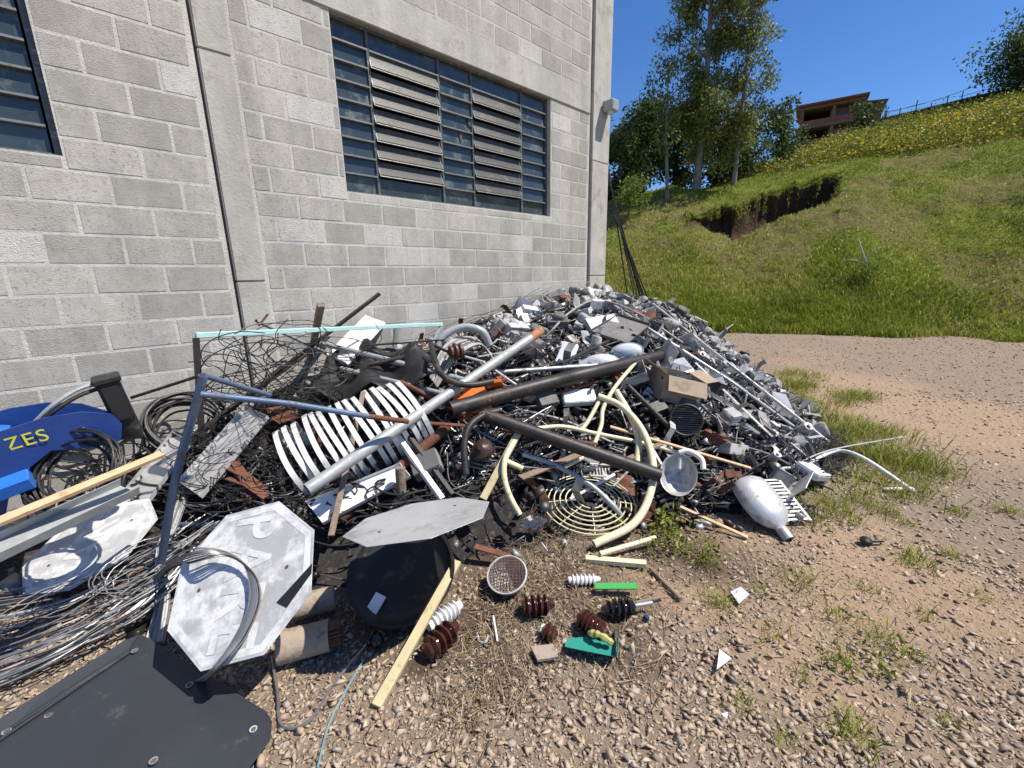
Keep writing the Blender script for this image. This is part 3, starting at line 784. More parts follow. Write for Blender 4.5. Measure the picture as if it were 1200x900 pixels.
def block_mesh(w, h, v):
    key = (round(w, 3), round(h, 3), v)
    if key in _bm: return _bm[key]
    bm = bmesh.new(); rnd = random.Random(v * 31 + int(w * 1000))
    bmesh.ops.create_cube(bm, size=1)
    for q in bm.verts:
        q.co = V3((q.co.x * w + rnd.uniform(-.0025, .0025), q.co.y * .06 + .03, q.co.z * h + rnd.uniform(-.0025, .0025)))
    bmesh.ops.bevel(bm, geom=[e for e in bm.edges if e.calc_length() > 0 and all(x.co.y < .02 for x in e.verts)], offset=.0035, segments=2, affect='EDGES')
    me = bpy.data.meshes.new('block'); bm.to_mesh(me); bm.free(); me.materials.append(MT['block'])
    for p in me.polygons: p.use_smooth = False
    _bm[key] = me
    return me
def blocks():
    rnd = random.Random(5); jt = .017; hidden = MB(); nb = 0
    def put(s0, s1, z0, z1, vis):
        nonlocal nb
        w, h = s1 - s0 - jt, z1 - z0 - jt
        if w < .03 or h < .03: return
        proud = rnd.uniform(-.0012, .0012)
        if not vis:
            hidden.bb(s0 + jt / 2, s1 - jt / 2, WALL_Y + proud, WALL_Y + .06, z0 + jt / 2, z1 - jt / 2); return
        o = bpy.data.objects.new('block', block_mesh(w, h, rnd.randrange(5))); COL.objects.link(o); o.parent = bld
        o.location = ((s0 + s1) / 2, proud, (z0 + z1) / 2); o.rotation_euler = (rnd.uniform(-.002, .002), rnd.uniform(-.006, .006), rnd.uniform(-.001, .001))
        if rnd.random() < .075:
            o.material_slots[0].link = 'OBJECT'; o.material_slots[0].material = MT['block_pale']
        nb += 1
    rows = [(Z0 - .2 * (k + 1), Z0 - .2 * k, k) for k in range(-2, 18)]
    rows += [(BT + .2 * k, BT + .2 * (k + 1), k) for k in range(0, 11)]
    for (s0, s1), (w0, w1), off in zip(BAYS, WINS, (.03, 1.26)):
        for z0, z1, k in rows:
            if z1 > ZTOP: z1 = ZTOP
            top = z0 >= BT - .01
            z0 = max(z0, .0)
            if not top: z1 = min(z1, WT)
            if z1 - z0 < .03: continue
            odd = (k % 2 == 1)
            x = off + (0 if odd else .2) - 12 * .4
            while x < s1:
                a, b = max(x, s0), min(x + .4, s1); x += .4
                if b - a < .02: continue
                segs = [(a, b, z0, z1)]
                if not top and z1 > WB + .01:      # cut round the opening
                    segs = []
                    if z0 < WB: segs += [(max(a, w0), min(b, w1), z0, WB - .004)]
                    segs += [(a, min(b, w0), z0, z1), (max(a, w1), b, z0, z1)]
                for q in segs:
                    if q[1] - q[0] < .025: continue
                    zc = (q[2] + q[3]) / 2; sc = (q[0] + q[1]) / 2
                    vis = sc > -.75 and zc > .62 + max(0, min(.5, (sc - .9) * .22)) and zc < 3.72 + max(0, sc - 1.0) * .40 and not (sc < .9 and zc > 3.75)
                    put(*q, vis)
    hidden.build('block', MT['block'], bld)['kind'] = 'stuff'
    print('blocks', nb)
blocks()
def window(w0, w1, cols):
    """cols: list of (s0, s1, 'pane'|'louvre')"""
    yf = WALL_Y + .085
    fr = MB(); t = .035
    fr.bb(w0, w1, yf - .02, yf + .03, WB, WB + .022); fr.bb(w0, w1, yf - .02, yf + .03, WT - .022, WT)
    fr.bb(w0, w0 + .02, yf - .021, yf + .031, WB + .022, WT - .022); fr.bb(w1 - t, w1, yf - .021, yf + .031, WB + .022, WT - .022)
    win = fr.build('window', MT['steel_frame'], bld)
    zs = np.linspace(WB + .022, WT - .022, 10)
    for i, (a, b, kind) in enumerate(cols):
        if i: MB().bb(a - .013, a + .013, yf - .019, yf + .029, WB + .022, WT - .022).build('mullion', MT['steel_frame'], win)
        for r in range(9):
            z0, z1 = zs[r], zs[r + 1]
            if kind == 'pane' or r in (0, 8):
                if random.random() < 0: continue
                tilt = 0 if r in (0, 8) else random.uniform(.004, .012)
                p = [(a + .013, yf + .004 - tilt, z0 + .004), (b - .013, yf + .004 - tilt, z0 + .004), (b - .013, yf + .006, z1 - .004), (a + .013, yf + .006, z1 - .004)]
                MB().plate(p, (0, .004, 0)).build('pane', MT['glass'], win)
                if kind == 'pane' or r == 8:
                    if r: MB().bb(a + .012, b - .012, yf - .024 - .006 * (kind == 'pane'), yf + .002, z0 - .007, z0 + .007).build('glazing_bar', MT['frame_edge'], win)
            else:   # curved blade that swings its lower edge outward
                prof = []
                n = 7; h = (z1 - z0) * .98; od = .036
                for k in range(n):
                    u = k / (n - 1); prof.append((yf - .003 - od * (1 - u) ** 1.3 + .0 * math.sin(math.pi * u), z0 + .010 + h * .90 * u))
                prof = [(prof[0][0] - .003, prof[0][1] + .016)] + prof
                vs = []; m = len(prof)
                for s in (a + .016, b - .016): vs += [(s, y, z) for y, z in prof]
                for s in (a + .016, b - .016): vs += [(s, y + .004, z + .003) for y, z in prof]
                fs = [(j, j + 1, m + j + 1, m + j) for j in range(m - 1)] + [(2 * m + j, 3 * m + j, 3 * m + j + 1, 2 * m + j + 1) for j in range(m - 1)]
                MB().add(vs, fs).build('louvre_blade', MT['louvre'], win, True)
                e = MB()
                e.tube([(a + .014, prof[1][0] - .002, prof[1][1]), (b - .014, prof[1][0] - .002, prof[1][1])], .0055, 6)
                for s in (a + .015, b - .015): e.tube([(s, prof[1][0], prof[1][1]), (s, yf + .01, z1 - .01)], .005, 5)
                e.build('blade_edge', MT['frame_edge'], win)
        if kind == 'louvre':
            MB().bb(a + .012, b - .012, yf - .02, yf + .02, zs[8] - .008, zs[8] + .008).build('glazing_bar', MT['frame_edge'], win)
    return win
w2 = window(1.92, 4.835, [(1.94, 2.29, 'pane'), (2.29, 3.09, 'louvre'), (3.09, 3.54, 'pane'), (3.54, 4.34, 'louvre'), (4.34, 4.80, 'pane')])
w1 = window(-2.9, .028, [(-2.88, -2.43, 'pane'), (-2.43, -1.63, 'louvre'), (-1.63, -1.18, 'pane'), (-1.18, -.42, 'louvre'), (-.42, -.007, 'pane')])
# two holes knocked in the panes show as dark ovals
for (px, py, rx, rz) in ((551, 143, .035, .05), (540, 160, .018, .055)):
    p = at_y(px, py, WALL_Y + .074)
    MB().lathe([(0, 0), (1, 0), (1, .002), (0, .002)], p, (0, -1, 0), 14, rx, rz, (1, 0, 0)).build('hole', MT['gap'], w2)
# old lamp housing on the corner column
lp = at_y(717, 126, WALL_Y - .10)
lamp = thing('wall_lamp', 'small grey box lamp fixed high on the building corner column', 'lamp', (lp.x - .06, WALL_Y - .014, lp.z - .1))
ax0 = (V3((1, 0, 0)), V3((0, 1, 0)), V3((0, 0, 1)))
MB().box((lp.x - .05, WALL_Y - .12, lp.z), (.17, .17, .15), ax0).build('housing', MT['galv'], lamp, bevel=.012)
MB().box((lp.x - .05, WALL_Y - .023, lp.z - .02), (.10, .02, .22), ax0).build('bracket', MT['galv'], lamp, bevel=.004)
MB().lathe([(.001, 0), (.055, 0), (.045, .03), (.001, .04)], (lp.x - .05, WALL_Y - .12, lp.z - .075), (0, 0, -1), 14).build('lens', MT['glass_lamp'], lamp, True)
# rods leaning on the far side of the corner
def at_x(px, py, x):
    d = ray(px, py); return CAMP + d * (x / d.x)
for i in range(9):
    top = at_x(713 + i * .9, 194 + 8 * i + random.uniform(-6, 6), 6.26 + .01 * i); bot = at_x(741 + 3.4 * i + random.uniform(-4, 4), 366, 6.75 + .05 * i); bot = bot + (bot - top) * .5
    o = MB().tube(cr([bot, bot.lerp(top, .5) + V3((.03, 0, -.03)), top], 5), .012, 6).build('steel_rod', MT['dark_steel'])
    tag(o, 'dark thin steel rod leaning against the side of the building corner', 'rod', 'rods leaning at the building corner')

# ================================================================== THE HEAP
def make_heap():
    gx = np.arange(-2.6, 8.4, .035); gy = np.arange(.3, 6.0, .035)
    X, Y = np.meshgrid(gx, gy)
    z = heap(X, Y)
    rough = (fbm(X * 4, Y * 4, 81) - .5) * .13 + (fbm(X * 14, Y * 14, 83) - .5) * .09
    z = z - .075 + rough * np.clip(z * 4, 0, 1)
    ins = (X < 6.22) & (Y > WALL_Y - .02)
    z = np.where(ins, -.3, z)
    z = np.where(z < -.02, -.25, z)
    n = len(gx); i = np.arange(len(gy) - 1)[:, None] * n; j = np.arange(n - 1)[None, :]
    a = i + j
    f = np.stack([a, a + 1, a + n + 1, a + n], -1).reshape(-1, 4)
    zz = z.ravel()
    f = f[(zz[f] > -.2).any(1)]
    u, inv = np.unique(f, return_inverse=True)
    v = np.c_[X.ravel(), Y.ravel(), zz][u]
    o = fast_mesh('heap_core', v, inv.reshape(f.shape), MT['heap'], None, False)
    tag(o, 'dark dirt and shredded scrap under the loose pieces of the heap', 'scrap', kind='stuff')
make_heap()
def hnorm(x, y, e=.12):
    return V3((H(x - e, y) - H(x + e, y), H(x, y - e) - H(x, y + e), 2 * e)).normalized()

# ---- small loose fragments nobody could count
def make_bits():
    rng = np.random.default_rng(21); N = 10000
    x = rng.uniform(-.8, 7.2, N * 3); y = rng.uniform(.5, 4.15, N * 3)
    h = heap(x, y)
    w = np.clip((x - 1.2) / 1.4, .15, 1) * (h > .015) * np.clip(.35 + h * 1.2, 0, 1)
    k = rng.random(N * 3) < w; x, y, h = x[k][:N], y[k][:N], h[k][:N]; n = len(x)
    cube = np.array([[i, j, l] for l in (-1, 1) for j in (-1, 1) for i in (-1, 1)], float) / 2
    fc = np.array([(0, 2, 3, 1), (4, 5, 7, 6), (0, 1, 5, 4), (2, 6, 7, 3), (0, 4, 6, 2), (1, 3, 7, 5)])
    kind = rng.random(n)
    sz = np.c_[rng.uniform(.02, .075, n), rng.uniform(.015, .05, n), rng.uniform(.006, .035, n)]
    thin = kind < .35; sz[thin] = np.c_[rng.uniform(.06, .22, thin.sum()), rng.uniform(.005, .012, thin.sum()), rng.uniform(.004, .01, thin.sum())]
    flat = (kind > .35) & (kind < .6); sz[flat] = np.c_[rng.uniform(.04, .10, flat.sum()), rng.uniform(.03, .08, flat.sum()), rng.uniform(.002, .005, flat.sum())]
    q = rng.normal(size=(n, 4)); q /= np.linalg.norm(q, axis=1)[:, None]
    a, b, c, d = q.T
    Rm = np.stack([1 - 2 * (c * c + d * d), 2 * (b * c - a * d), 2 * (b * d + a * c), 2 * (b * c + a * d), 1 - 2 * (b * b + d * d), 2 * (c * d - a * b),
                   2 * (b * d - a * c), 2 * (c * d + a * b), 1 - 2 * (b * b + c * c)], 1).reshape(n, 3, 3)
    P = np.c_[x, y, h + rng.uniform(-.05, .05, n)]
    P[:, 1] = np.minimum(P[:, 1], WALL_Y - .12)
    jit = cube[None] * sz[:, None, :] * rng.uniform(.75, 1.25, (n, 8, 1))
    v = np.einsum('nij,nkj->nki', Rm, jit) + P[:, None, :]
    f = fc[None] + np.arange(n)[:, None, None] * 8
    o = fast_mesh('loose_bits', v.reshape(-1, 3), f.reshape(-1, 4), MT['bits'], {'rnd': np.repeat(rng.random(n) ** 1.5, 8)})
    tag(o, 'small loose metal and plastic fragments strewn all over the heap', 'scrap', kind='stuff')
make_bits()

# ---- recurring scrap pieces: one mesh per kind and shape, placed one by one
def shell_box(w, d, h, t, m):
    mb = MB()
    mb.bb(-w / 2, w / 2, -d / 2, d / 2, 0, t); 
    mb.bb(-w / 2, -w / 2 + t, -d / 2, d / 2, t, h); mb.bb(w / 2 - t, w / 2, -d / 2, d / 2, t, h)
    mb.bb(-w / 2 + t, w / 2 - t, -d / 2, -d / 2 + t, t, h); mb.bb(-w / 2 + t, w / 2 - t, d / 2 - t, d / 2, t, h)
    return mb
def strap(pts, w, t=.003):
    return MB().sweep(pts, [(-w / 2, -t / 2), (w / 2, -t / 2), (w / 2, t / 2), (-w / 2, t / 2)], up=(0, 0, 1) if abs((V3(pts[1]) - V3(pts[0])).normalized().z) < .9 else (0, 1, 0))
def proto(mb, m, bevel=0, smooth=False):
    o = mb.build('proto', m, None, smooth, bevel); me = o.data; bpy.data.objects.remove(o)
    rj = random.Random(len(me.vertices)); a, b, c = [rj.uniform(0, 9) for _ in range(3)]   # knocks and bends
    for v in me.vertices:
        p = v.co.copy(); w = .35 * p.z + .0
        v.co = p + V3((.006 * math.sin(38 * p.y + a) + .12 * w * math.sin(a), .006 * math.sin(41 * p.x + b) + .12 * w * math.cos(b), .007 * math.sin(30 * p.x + 22 * p.y + c)))
    return me
def k_frame(w, d):
    mb = MB()
    for s in (-1, 1): mb.bb(-w / 2, w / 2, s * d / 2 - .006, s * d / 2 + .006, 0, .018); mb.bb(s * w / 2 - .006, s * w / 2 + .006, -d / 2 + .006, d / 2 - .006, .0, .018)
    mb.bb(-.004, .004, -d / 2 + .006, d / 2 - .006, .004, .012); return mb
def k_slot(w, d):
    mb = MB()
    for k in range(7): mb.bb(-w / 2 + k * w / 6 - .005, -w / 2 + k * w / 6 + .005, -d / 2, d / 2, 0, .004)
    for s in (-1, 1): mb.bb(-w / 2 - .006, w / 2 + .006, s * d / 2 - .005, s * d / 2 + .005, .004, .02)
    return mb
def k_board(s):
    mb = MB(); mb.bb(-.06 * s, .06 * s, -.045 * s, .045 * s, 0, .003)
    for x, y, w, h in ((-.03, .01, .03, .02), (.02, -.02, .025, .03), (.035, .02, .02, .015), (-.02, -.025, .04, .012)): mb.bb((x - w / 2) * s, (x + w / 2) * s, (y - .012) * s, (y + .012) * s, .003, .003 + h * s)
    return mb
def k_meter(s): 
    mb = MB(); mb.bb(-.06 * s, .06 * s, -.085 * s, .085 * s, 0, .06 * s); mb.lathe([(.001, .11 * s), (.035 * s, .11 * s), (.05 * s, .095 * s), (.052 * s, .055 * s)], (0, .02 * s, 0), n=14)
    mb.bb(-.05 * s, .05 * s, -.11 * s, -.087 * s, .005, .045 * s); return mb
def k_ballast(s):
    mb = MB(); mb.bb(-.085 * s, .085 * s, -.03 * s, .03 * s, .004, .055 * s); mb.bb(-.115 * s, .115 * s, -.028 * s, .028 * s, 0, .004); mb.bb(-.04 * s, .03 * s, -.034 * s, .034 * s, .0, .06 * s); return mb
def k_can(s): 
    return MB().lathe([(.001, 0), (.026 * s, 0), (.026 * s, .09 * s), (.022 * s, .096 * s), (.009 * s, .096 * s), (.009 * s, .108 * s), (.001, .108 * s)], (0, 0, 0), n=14)
def k_cell(s):
    return MB().lathe([(.001, 0), (.04 * s, 0), (.042 * s, .012), (.036 * s, .016), (.035 * s, .05 * s), (.025 * s, .068 * s), (.001, .074 * s)], (0, 0, 0), n=14)
def k_brk(s):
    return strap([V3((-.09 * s, 0, 0)), V3((-.02 * s, 0, .0)), V3((.0, 0, .012)), V3((.012 * s, 0, .09 * s)), V3((.05 * s, 0, .11 * s))], .032 * s)
def k_sheet(s):
    a = [V3((-.1, -.06, 0)) * s, V3((.02, -.07, .01)) * s, V3((.03, .06, .015)) * s, V3((-.09, .05, 0)) * s]
    b = [V3((.02, -.07, .01)) * s, V3((.09, -.055, .06)) * s, V3((.10, .05, .07)) * s, V3((.03, .06, .015)) * s]
    mb = MB(); mb.plate(a, (0, 0, .003)); mb.plate(b, (-.002, 0, .003)); return mb
def k_term(s):
    mb = MB(); mb.bb(-.07 * s, .07 * s, -.04 * s, .04 * s, 0, .03 * s)
    for k in range(4): mb.bb((-.06 + k * .033) * s, (-.04 + k * .033) * s, -.042 * s, .042 * s, .03 * s, .055 * s)
    return mb
def k_pan(s):
    return MB().lathe([(.001, .012 * s), (.05 * s, .015 * s), (.09 * s, .045 * s), (.098 * s, .05 * s), (.092 * s, .053 * s), (.05 * s, .02 * s), (.001, .018 * s)], (0, 0, 0), n=16, sy=.72)
KINDS = [
 ('metal_case', [k_meter(s) for s in (.8, 1.0, 1.15)], 'grey_rnd', .006, False, 40, 'grey metal meter case with round boss among the scrap heap', 'meter case', 'grey meter cases in the heap'),
 ('box_cover', [shell_box(w, d, h, .004, None) for w, d, h in ((.15, .10, .055), (.11, .11, .05), (.20, .13, .06), (.09, .07, .04))], 'white_rnd', .002, False, 52, 'open white plastic box cover lying on the scrap heap', 'box cover', 'white box covers in the heap'),
 ('lamp_ballast', [k_ballast(s) for s in (.8, 1.0)], 'alu_dull', .003, False, 36, 'dull aluminium lamp ballast on the scrap heap', 'ballast', 'lamp ballasts in the heap'),
 ('capacitor_can', [k_can(s) for s in (.9, 1.2)], 'alu_dull', 0, True, 14, 'round aluminium capacitor can on the scrap heap', 'capacitor', 'capacitor cans in the heap'),
 ('photocell_cap', [k_cell(s) for s in (.9, 1.25)], 'black_rnd', 0, True, 12, 'dark domed photocell cap on the scrap heap', 'photocell', 'photocell caps in the heap'),
 ('strap_bracket', [k_brk(s) for s in (.9, 1.3)], 'alu_dull', 0, False, 44, 'bent metal strap bracket on the scrap heap', 'bracket', 'bent brackets in the heap'),
 ('bent_sheet', [k_sheet(s) for s in (.7, 1.0, 1.35)], 'alu', 0, False, 52, 'bent shiny sheet metal offcut on the scrap heap', 'sheet metal', 'sheet offcuts in the heap'),
 ('terminal_block', [k_term(s) for s in (.8, 1.1)], 'black_rnd', .003, False, 56, 'black ridged terminal block on the scrap heap', 'terminal block', 'terminal blocks in the heap'),
 ('dish_reflector', [k_pan(s) for s in (.8, 1.2)], 'white_rnd', 0, True, 8, 'shallow oval white dish reflector on the scrap heap', 'reflector', 'dish reflectors in the heap'),
 ('open_frame', [k_frame(.16, .10), k_frame(.11, .09), k_frame(.22, .12)], 'white_rnd', 0, False, 40, 'empty pale rectangular frame on the scrap heap', 'frame', 'empty frames in the heap'),
 ('slotted_plate', [k_slot(.13, .08), k_slot(.18, .10)], 'alu_dull', 0, False, 34, 'slotted metal plate on the scrap heap', 'plate', 'slotted plates in the heap'),
 ('rusty_bracket', [k_brk(1.1), k_sheet(.9), k_ballast(.8)], 'rust', 0, False, 20, 'rusty brown iron bracket on the scrap heap', 'bracket', 'rusty brackets in the heap'),
 ('circuit_board', [k_board(1.0), k_board(1.3)], 'black_rnd', 0, False, 40, 'dark circuit board with raised parts on the scrap heap', 'circuit board', 'circuit boards in the heap'),
]
_lm = [(790, 440, .1, 'near the cardboard box'), (795, 556, .1, 'near the silver lamp bowl'), (895, 590, .05, 'near the silver lamp head'), (690, 347, .05, 'on the crest by the corner column'), (985, 545, .05, 'near the bent white tube'), (620, 370, .05, 'along the wall below the window'), (700, 435, .1, 'beside the thick brown pipe'), (690, 570, .05, 'around the cream fan guard'), (900, 445, .05, 'on the far outer flank'), (540, 400, .1, 'beside the arched grey conduit'), (760, 370, .08, 'around the top of the long aluminium rod'), (870, 490, .05, 'under the long aluminium rod'), (560, 520, .05, 'around the dark hook brackets')]
LANDMARKS = [(S(a, b, c).x, S(a, b, c).y, n) for a, b, c, n in _lm]
def scatter_scrap():
    rnd = random.Random(77)
    taken = []
    for name, mbs, mk, bev, sm, cnt, label, cat, group in KINDS:
        meshes = [proto(m, MT[mk], bev, sm) for m in mbs]
        k = 0; tries = 0
        cnt = int(cnt * 1.3); wide = 'rusty' in name
        while k < cnt and tries < 4000:
            tries += 1
            x, y = rnd.uniform(.9 if wide else 1.9, 4.6 if wide else 7.0), rnd.uniform(.45, 4.0)
            h = H(x, y)
            if name == 'dish_reflector' and (x < 4.2 or y < 1.6): continue
            if h < .07 or not wide and rnd.random() > (.35 + .65 * min(1, (x - 1.6) / 2)): continue
            if x < 3.2 and y < 2.6 and not wide and rnd.random() < .65: continue
            if any((x - a) ** 2 + (y - b) ** 2 < .0065 for a, b in taken): continue
            taken.append((x, y))
            o = bpy.data.objects.new(name, rnd.choice(meshes)); COL.objects.link(o)
            n = hnorm(x, y); n = (n + V3((rnd.gauss(0, .5), rnd.gauss(0, .5), 0))).normalized()
            q = n.to_track_quat('Z', 'Y') @ Matrix.Rotation(rnd.uniform(0, 6.28), 3, 'Z').to_quaternion()
            o.rotation_euler = q.to_euler(); o.location = (x, y, h + rnd.uniform(-.02, .035)); s = rnd.uniform(.95, 1.6); o.scale = (s, s, s)
            big = 'small ' if s < 1.13 else ('large ' if s > 1.4 else '')
            near = min(LANDMARKS, key=lambda q: (q[0] - x) ** 2 + (q[1] - y) ** 2)[2]
            tag(o, big + label.split(' on the scrap')[0].split(' among')[0].split(' lying')[0] + ' ' + near, cat, group); k += 1
scatter_scrap()

# ---- pipes, bars, laths
def one(name, mb, m, label, cat, smooth=False, bevel=0, group=None):
    return tag(mb.build(name, MT[m] if isinstance(m, str) else m, None, smooth, bevel), label, cat, group)
def P(spec):
    return [S(*q) if len(q) == 3 and not isinstance(q[2], str) else (at_z(q[0], q[1], float(q[2][1:])) if q[2][0] == 'z' else at_y(q[0], q[1], float(q[2][1:]))) for q in spec]
def pipe(label, m, r, spec, hollow=.006, n=16, cat='pipe', name='steel_pipe', curve=False, parts=None):
    pts = P(spec)
    path = cr(pts, 8) if curve else sum([[a.lerp(b, k / 6) for k in range(6)] for a, b in zip(pts, pts[1:])], []) + [pts[-1]]
    return one(name, MB().tube(path, r, n, hollow), m, label, cat, True)
def bar(label, m, w, t, spec, name='metal_bar', cat='bar', up=None, bevel=.0015):
    pts = P(spec)
    return one(name, MB().sweep(pts, [(-w / 2, -t / 2), (w / 2, -t / 2), (w / 2, t / 2), (-w / 2, t / 2)], up), m, label, cat, False, bevel)
def channel(label, m, w, h, t, spec, name='metal_channel', cat='channel', up=None):
    pts = P(spec)
    pr = [(-w / 2, -h / 2), (w / 2, -h / 2), (w / 2, h / 2), (w / 2 - t, h / 2), (w / 2 - t, -h / 2 + t), (-w / 2 + t, -h / 2 + t), (-w / 2 + t, h / 2), (-w / 2, h / 2)]
    return one(name, MB().sweep(pts, pr, up), m, label, cat)
def angle(label, m, w, t, spec, name='angle_bar', cat='bar', up=None):
    pts = P(spec)
    pr = [(-w / 2, -w / 2), (w / 2, -w / 2), (w / 2, -w / 2 + t), (-w / 2 + t, -w / 2 + t), (-w / 2 + t, w / 2), (-w / 2, w / 2)]
    return one(name, MB().sweep(pts, pr, up), m, label, cat)

_a, _b = S(360, 574, .42), S(634, 388, .34)
gp = thing('steel_pipe', 'thick galvanised pipe lying diagonally over the white curved straps', 'pipe', S(420, 540, .2))
MB().tube([_a.lerp(_b, k / 12 * .93) for k in range(13)], .036, 20, .005).build('tube', MT['galv'], gp, True)
MB().tube([_a.lerp(_b, .931), _a.lerp(_b, .965), _b], .0365, 20, .006).build('rusty_end', mat('orange_rust', (.42, .19, .09), .85, 0, .3, 14, ((.20, .08, .04), .3, 18)), gp, True)
pipe('thick dark brown pipe with a slight bend lying across the orange box', 'brown_pipe', .055, [(527, 480, .17), (640, 450, .2), (700, 435, .2), (802, 411, .10)], .008, 20, curve=True)
pipe('thick dark pipe with rusty open mouth pointing at the silver lamp bowl', 'brown_pipe', .045, [(566, 486, .19), (773, 557, .25)], .007, 20)
r1 = pipe('short rusty pipe with a collar behind the grey octagonal sign', 'rust', .036, [(398, 608, .06), (528, 497, .05)], .005, 16)
pipe('long beige conduit pipe running behind the white curved straps', 'galv', .024, [(366, 400, .20), (455, 422, .16), (560, 450, .10)], .003, 12)
pipe('thin dull pipe parallel to the beige conduit', 'alu_dull', .016, [(405, 407, .2), (560, 414, .12)], .002, 10)
pipe('dark pipe stub under the rusty bar near the orange box', 'brown_pipe', .034, [(500, 470, .05), (560, 462, .05)], .004, 14)
pipe('straight thin aluminium rod propped on the right flank of the heap', 'alu', .014, [(765, 356, .16), (868, 437, .2), (971, 518, .06)], .002, 10)
pipe('white painted tube with bent end reaching over the grass', 'white', .016, [(945, 545, .05), (978, 529, .10), (1010, 536, .14), (1072, 577, .015)], .003, 12, curve=True)
pipe('short white tube lying on the dirt beside the white bent tube', 'white', .013, [(1034, 573, .013), (1070, 573, .013)], .002, 10)
pipe('thin grey rod curving out over the grass from the heap', 'alu_dull', .006, [(930, 545, .05), (975, 527, .12), (1058, 512, .12)], 0, 6, curve=True, cat='rod', name='metal_rod')
pipe('long aluminium rail sliding down from the top of the heap', 'alu', .015, [(712, 353, .10), (760, 385, .16), (858, 448, .14), (930, 500, .06)], .002, 10)
pipe('grey curved conduit arching along the crest of the heap', 'alu_dull', .013, [(640, 395, .06), (668, 366, .12), (700, 352, .14), (745, 366, .14), (800, 402, .10)], 0, 10, curve=True)
pipe('thin pale conduit curving beside the fan guard', 'galv', .017, [(612, 532, .10), (650, 545, .12), (690, 567, .12), (716, 590, .10), (728, 604, .04)], .002, 12, curve=True)
pipe('thin white rod lying through the cream fan guard', 'white', .011, [(668, 585, .06), (720, 556, .10)], 0, 8, cat='rod', name='metal_rod')
pipe('straight bright tube lying under the thick brown pipe', 'alu', .016, [(585, 436, .10), (700, 428, .13), (842, 420, .06)], .002, 10)
pipe('dark tube with shiny worn patches leaning beside the cardboard box', 'dark_steel', .019, [(736, 452, .16), (786, 502, .10)], .003, 12)
pipe('thin bright rod pointing down toward the thick brown pipe', 'alu', .010, [(545, 418, .20), (566, 424, .2), (606, 452, .2)], 0, 8, cat='rod', name='metal_rod')
pipe('rusty thin rod lying above the cream tubes', 'rust', .014, [(650, 462, .12), (700, 447, .14)], 0, 8, cat='rod', name='metal_rod')
pipe('pale thin rod sticking up left of the dark bar over the frame', 'galv', .013, [(300, 376, 'y3.35'), (392, 418, .10)], .002, 10, cat='rod', name='metal_rod')
pipe('long thin dark rod reaching from the motor to the heap', 'dark_steel', .009, [(154, 466, 'y3.3'), (235, 440, 'y3.0')], 0, 8, cat='rod', name='metal_rod')
bar('black flat bar across the top of the heap behind the curved hook', 'dark_steel', .045, .012, [(425, 405, .25), (470, 402, .25), (520, 398, .22)])
bar('long black bar rising against the block wall from the wire tangle', 'dark_steel', .040, .022, [(196, 535, .14), (320, 440, .22), (445, 344, 'y3.55')])
bar('dark weathered wooden post standing up through the mint frame', 'wood_old', .05, .035, [(364, 420, .02), (376, 357, 'y3.3')], 'wood_post', 'post')
bar('second black bar lying beneath the long black bar', 'dark_steel', .045, .02, [(160, 570, .10), (270, 480, .16), (385, 395, .20)])
bar('weathered grey lath leaning over the white curved straps', 'wood_old', .032, .013, [(388, 628, .17), (426, 459, .24)], 'wood_lath', 'lath', (-.6, -.7, .4))
bar('cream painted lath resting on the gravel in front of the black tub', 'cream_wood', .042, .022, [(441, 828, .012), (536, 658, .20)], 'wood_lath', 'lath', (-.3, -.3, 1))
bar('cream lath with a black band standing beside the cream tube', 'cream_wood', .045, .02, [(566, 585, .08), (607, 508, .20)], 'wood_lath', 'lath', (-.7, -.5, .5))
bar('raw pine lath lying along the grey channel near the blue machine', 'wood', .040, .020, [(-60, 636, 'y2.42'), (190, 532, 'y2.72')], 'wood_lath', 'lath', (-.2, -.5, 1))
channel('wide grey steel channel under the raw pine lath', 'galv', .11, .045, .004, [(-60, 668, 'y2.36'), (152, 570, 'y2.74')], up=(-.2, -.6, 1))
bar('thin pine lath running behind the silver lamp bowl', 'wood', .026, .014, [(715, 500, .10), (880, 549, .10)], 'wood_lath', 'lath', (0, -.4, 1))
bar('short reddish lath on the ground below the silver lamp bowl', 'wood', .026, .014, [(797, 594, .05), (876, 630, .02)], 'wood_lath', 'lath', (0, -.3, 1))
bar('rusty flat iron bar lying on the white curved straps', 'rust', .045, .010, [(478, 494, .14), (545, 499, .16)])
bar('rusty strap iron at the foot of the heap beside the black tub', 'rust', .045, .008, [(556, 640, .05), (604, 654, .06)])
bar('black edge bar slanting down the upper heap', 'dark_steel', .035, .02, [(657, 426, .18), (772, 371, .16)])
bar('white square bar with black face pointing at the grey sign', 'white', .035, .03, [(452, 492, .16), (518, 585, .14)])
bar('black square bar alongside the white square bar', 'black', .03, .03, [(462, 488, .16), (530, 580, .12)])
bar('flat aluminium strip crossing the thin rail on the right flank', 'alu', .035, .006, [(775, 440, .16), (862, 378, .12)])
bar('thin grey metal strip along the lower right flank', 'alu_dull', .03, .006, [(815, 425, .14), (905, 512, .10)])
angle('dull angle bar propped under the thin rail on the right flank', 'alu_dull', .035, .004, [(830, 460, .10), (920, 510, .06)])
for i, (a, b, c, d) in enumerate(((640, 520, 760, 470), (560, 545, 640, 480), (690, 600, 800, 500), (600, 400, 690, 440), (520, 420, 620, 470), (830, 500, 900, 470), (760, 560, 850, 520), (460, 450, 540, 420), (860, 520, 950, 560), (700, 400, 770, 440), (610, 480, 720, 520), (850, 580, 900, 540))):
    pipe('thin bent metal rod half buried in the heap', 'dark_steel' if i % 2 else 'alu_dull', .008, [(a, b, .04), ((a + c) / 2, (b + d) / 2 - 6, .07), (c, d, .04)], 0, 7, 'rod', 'metal_rod', True)
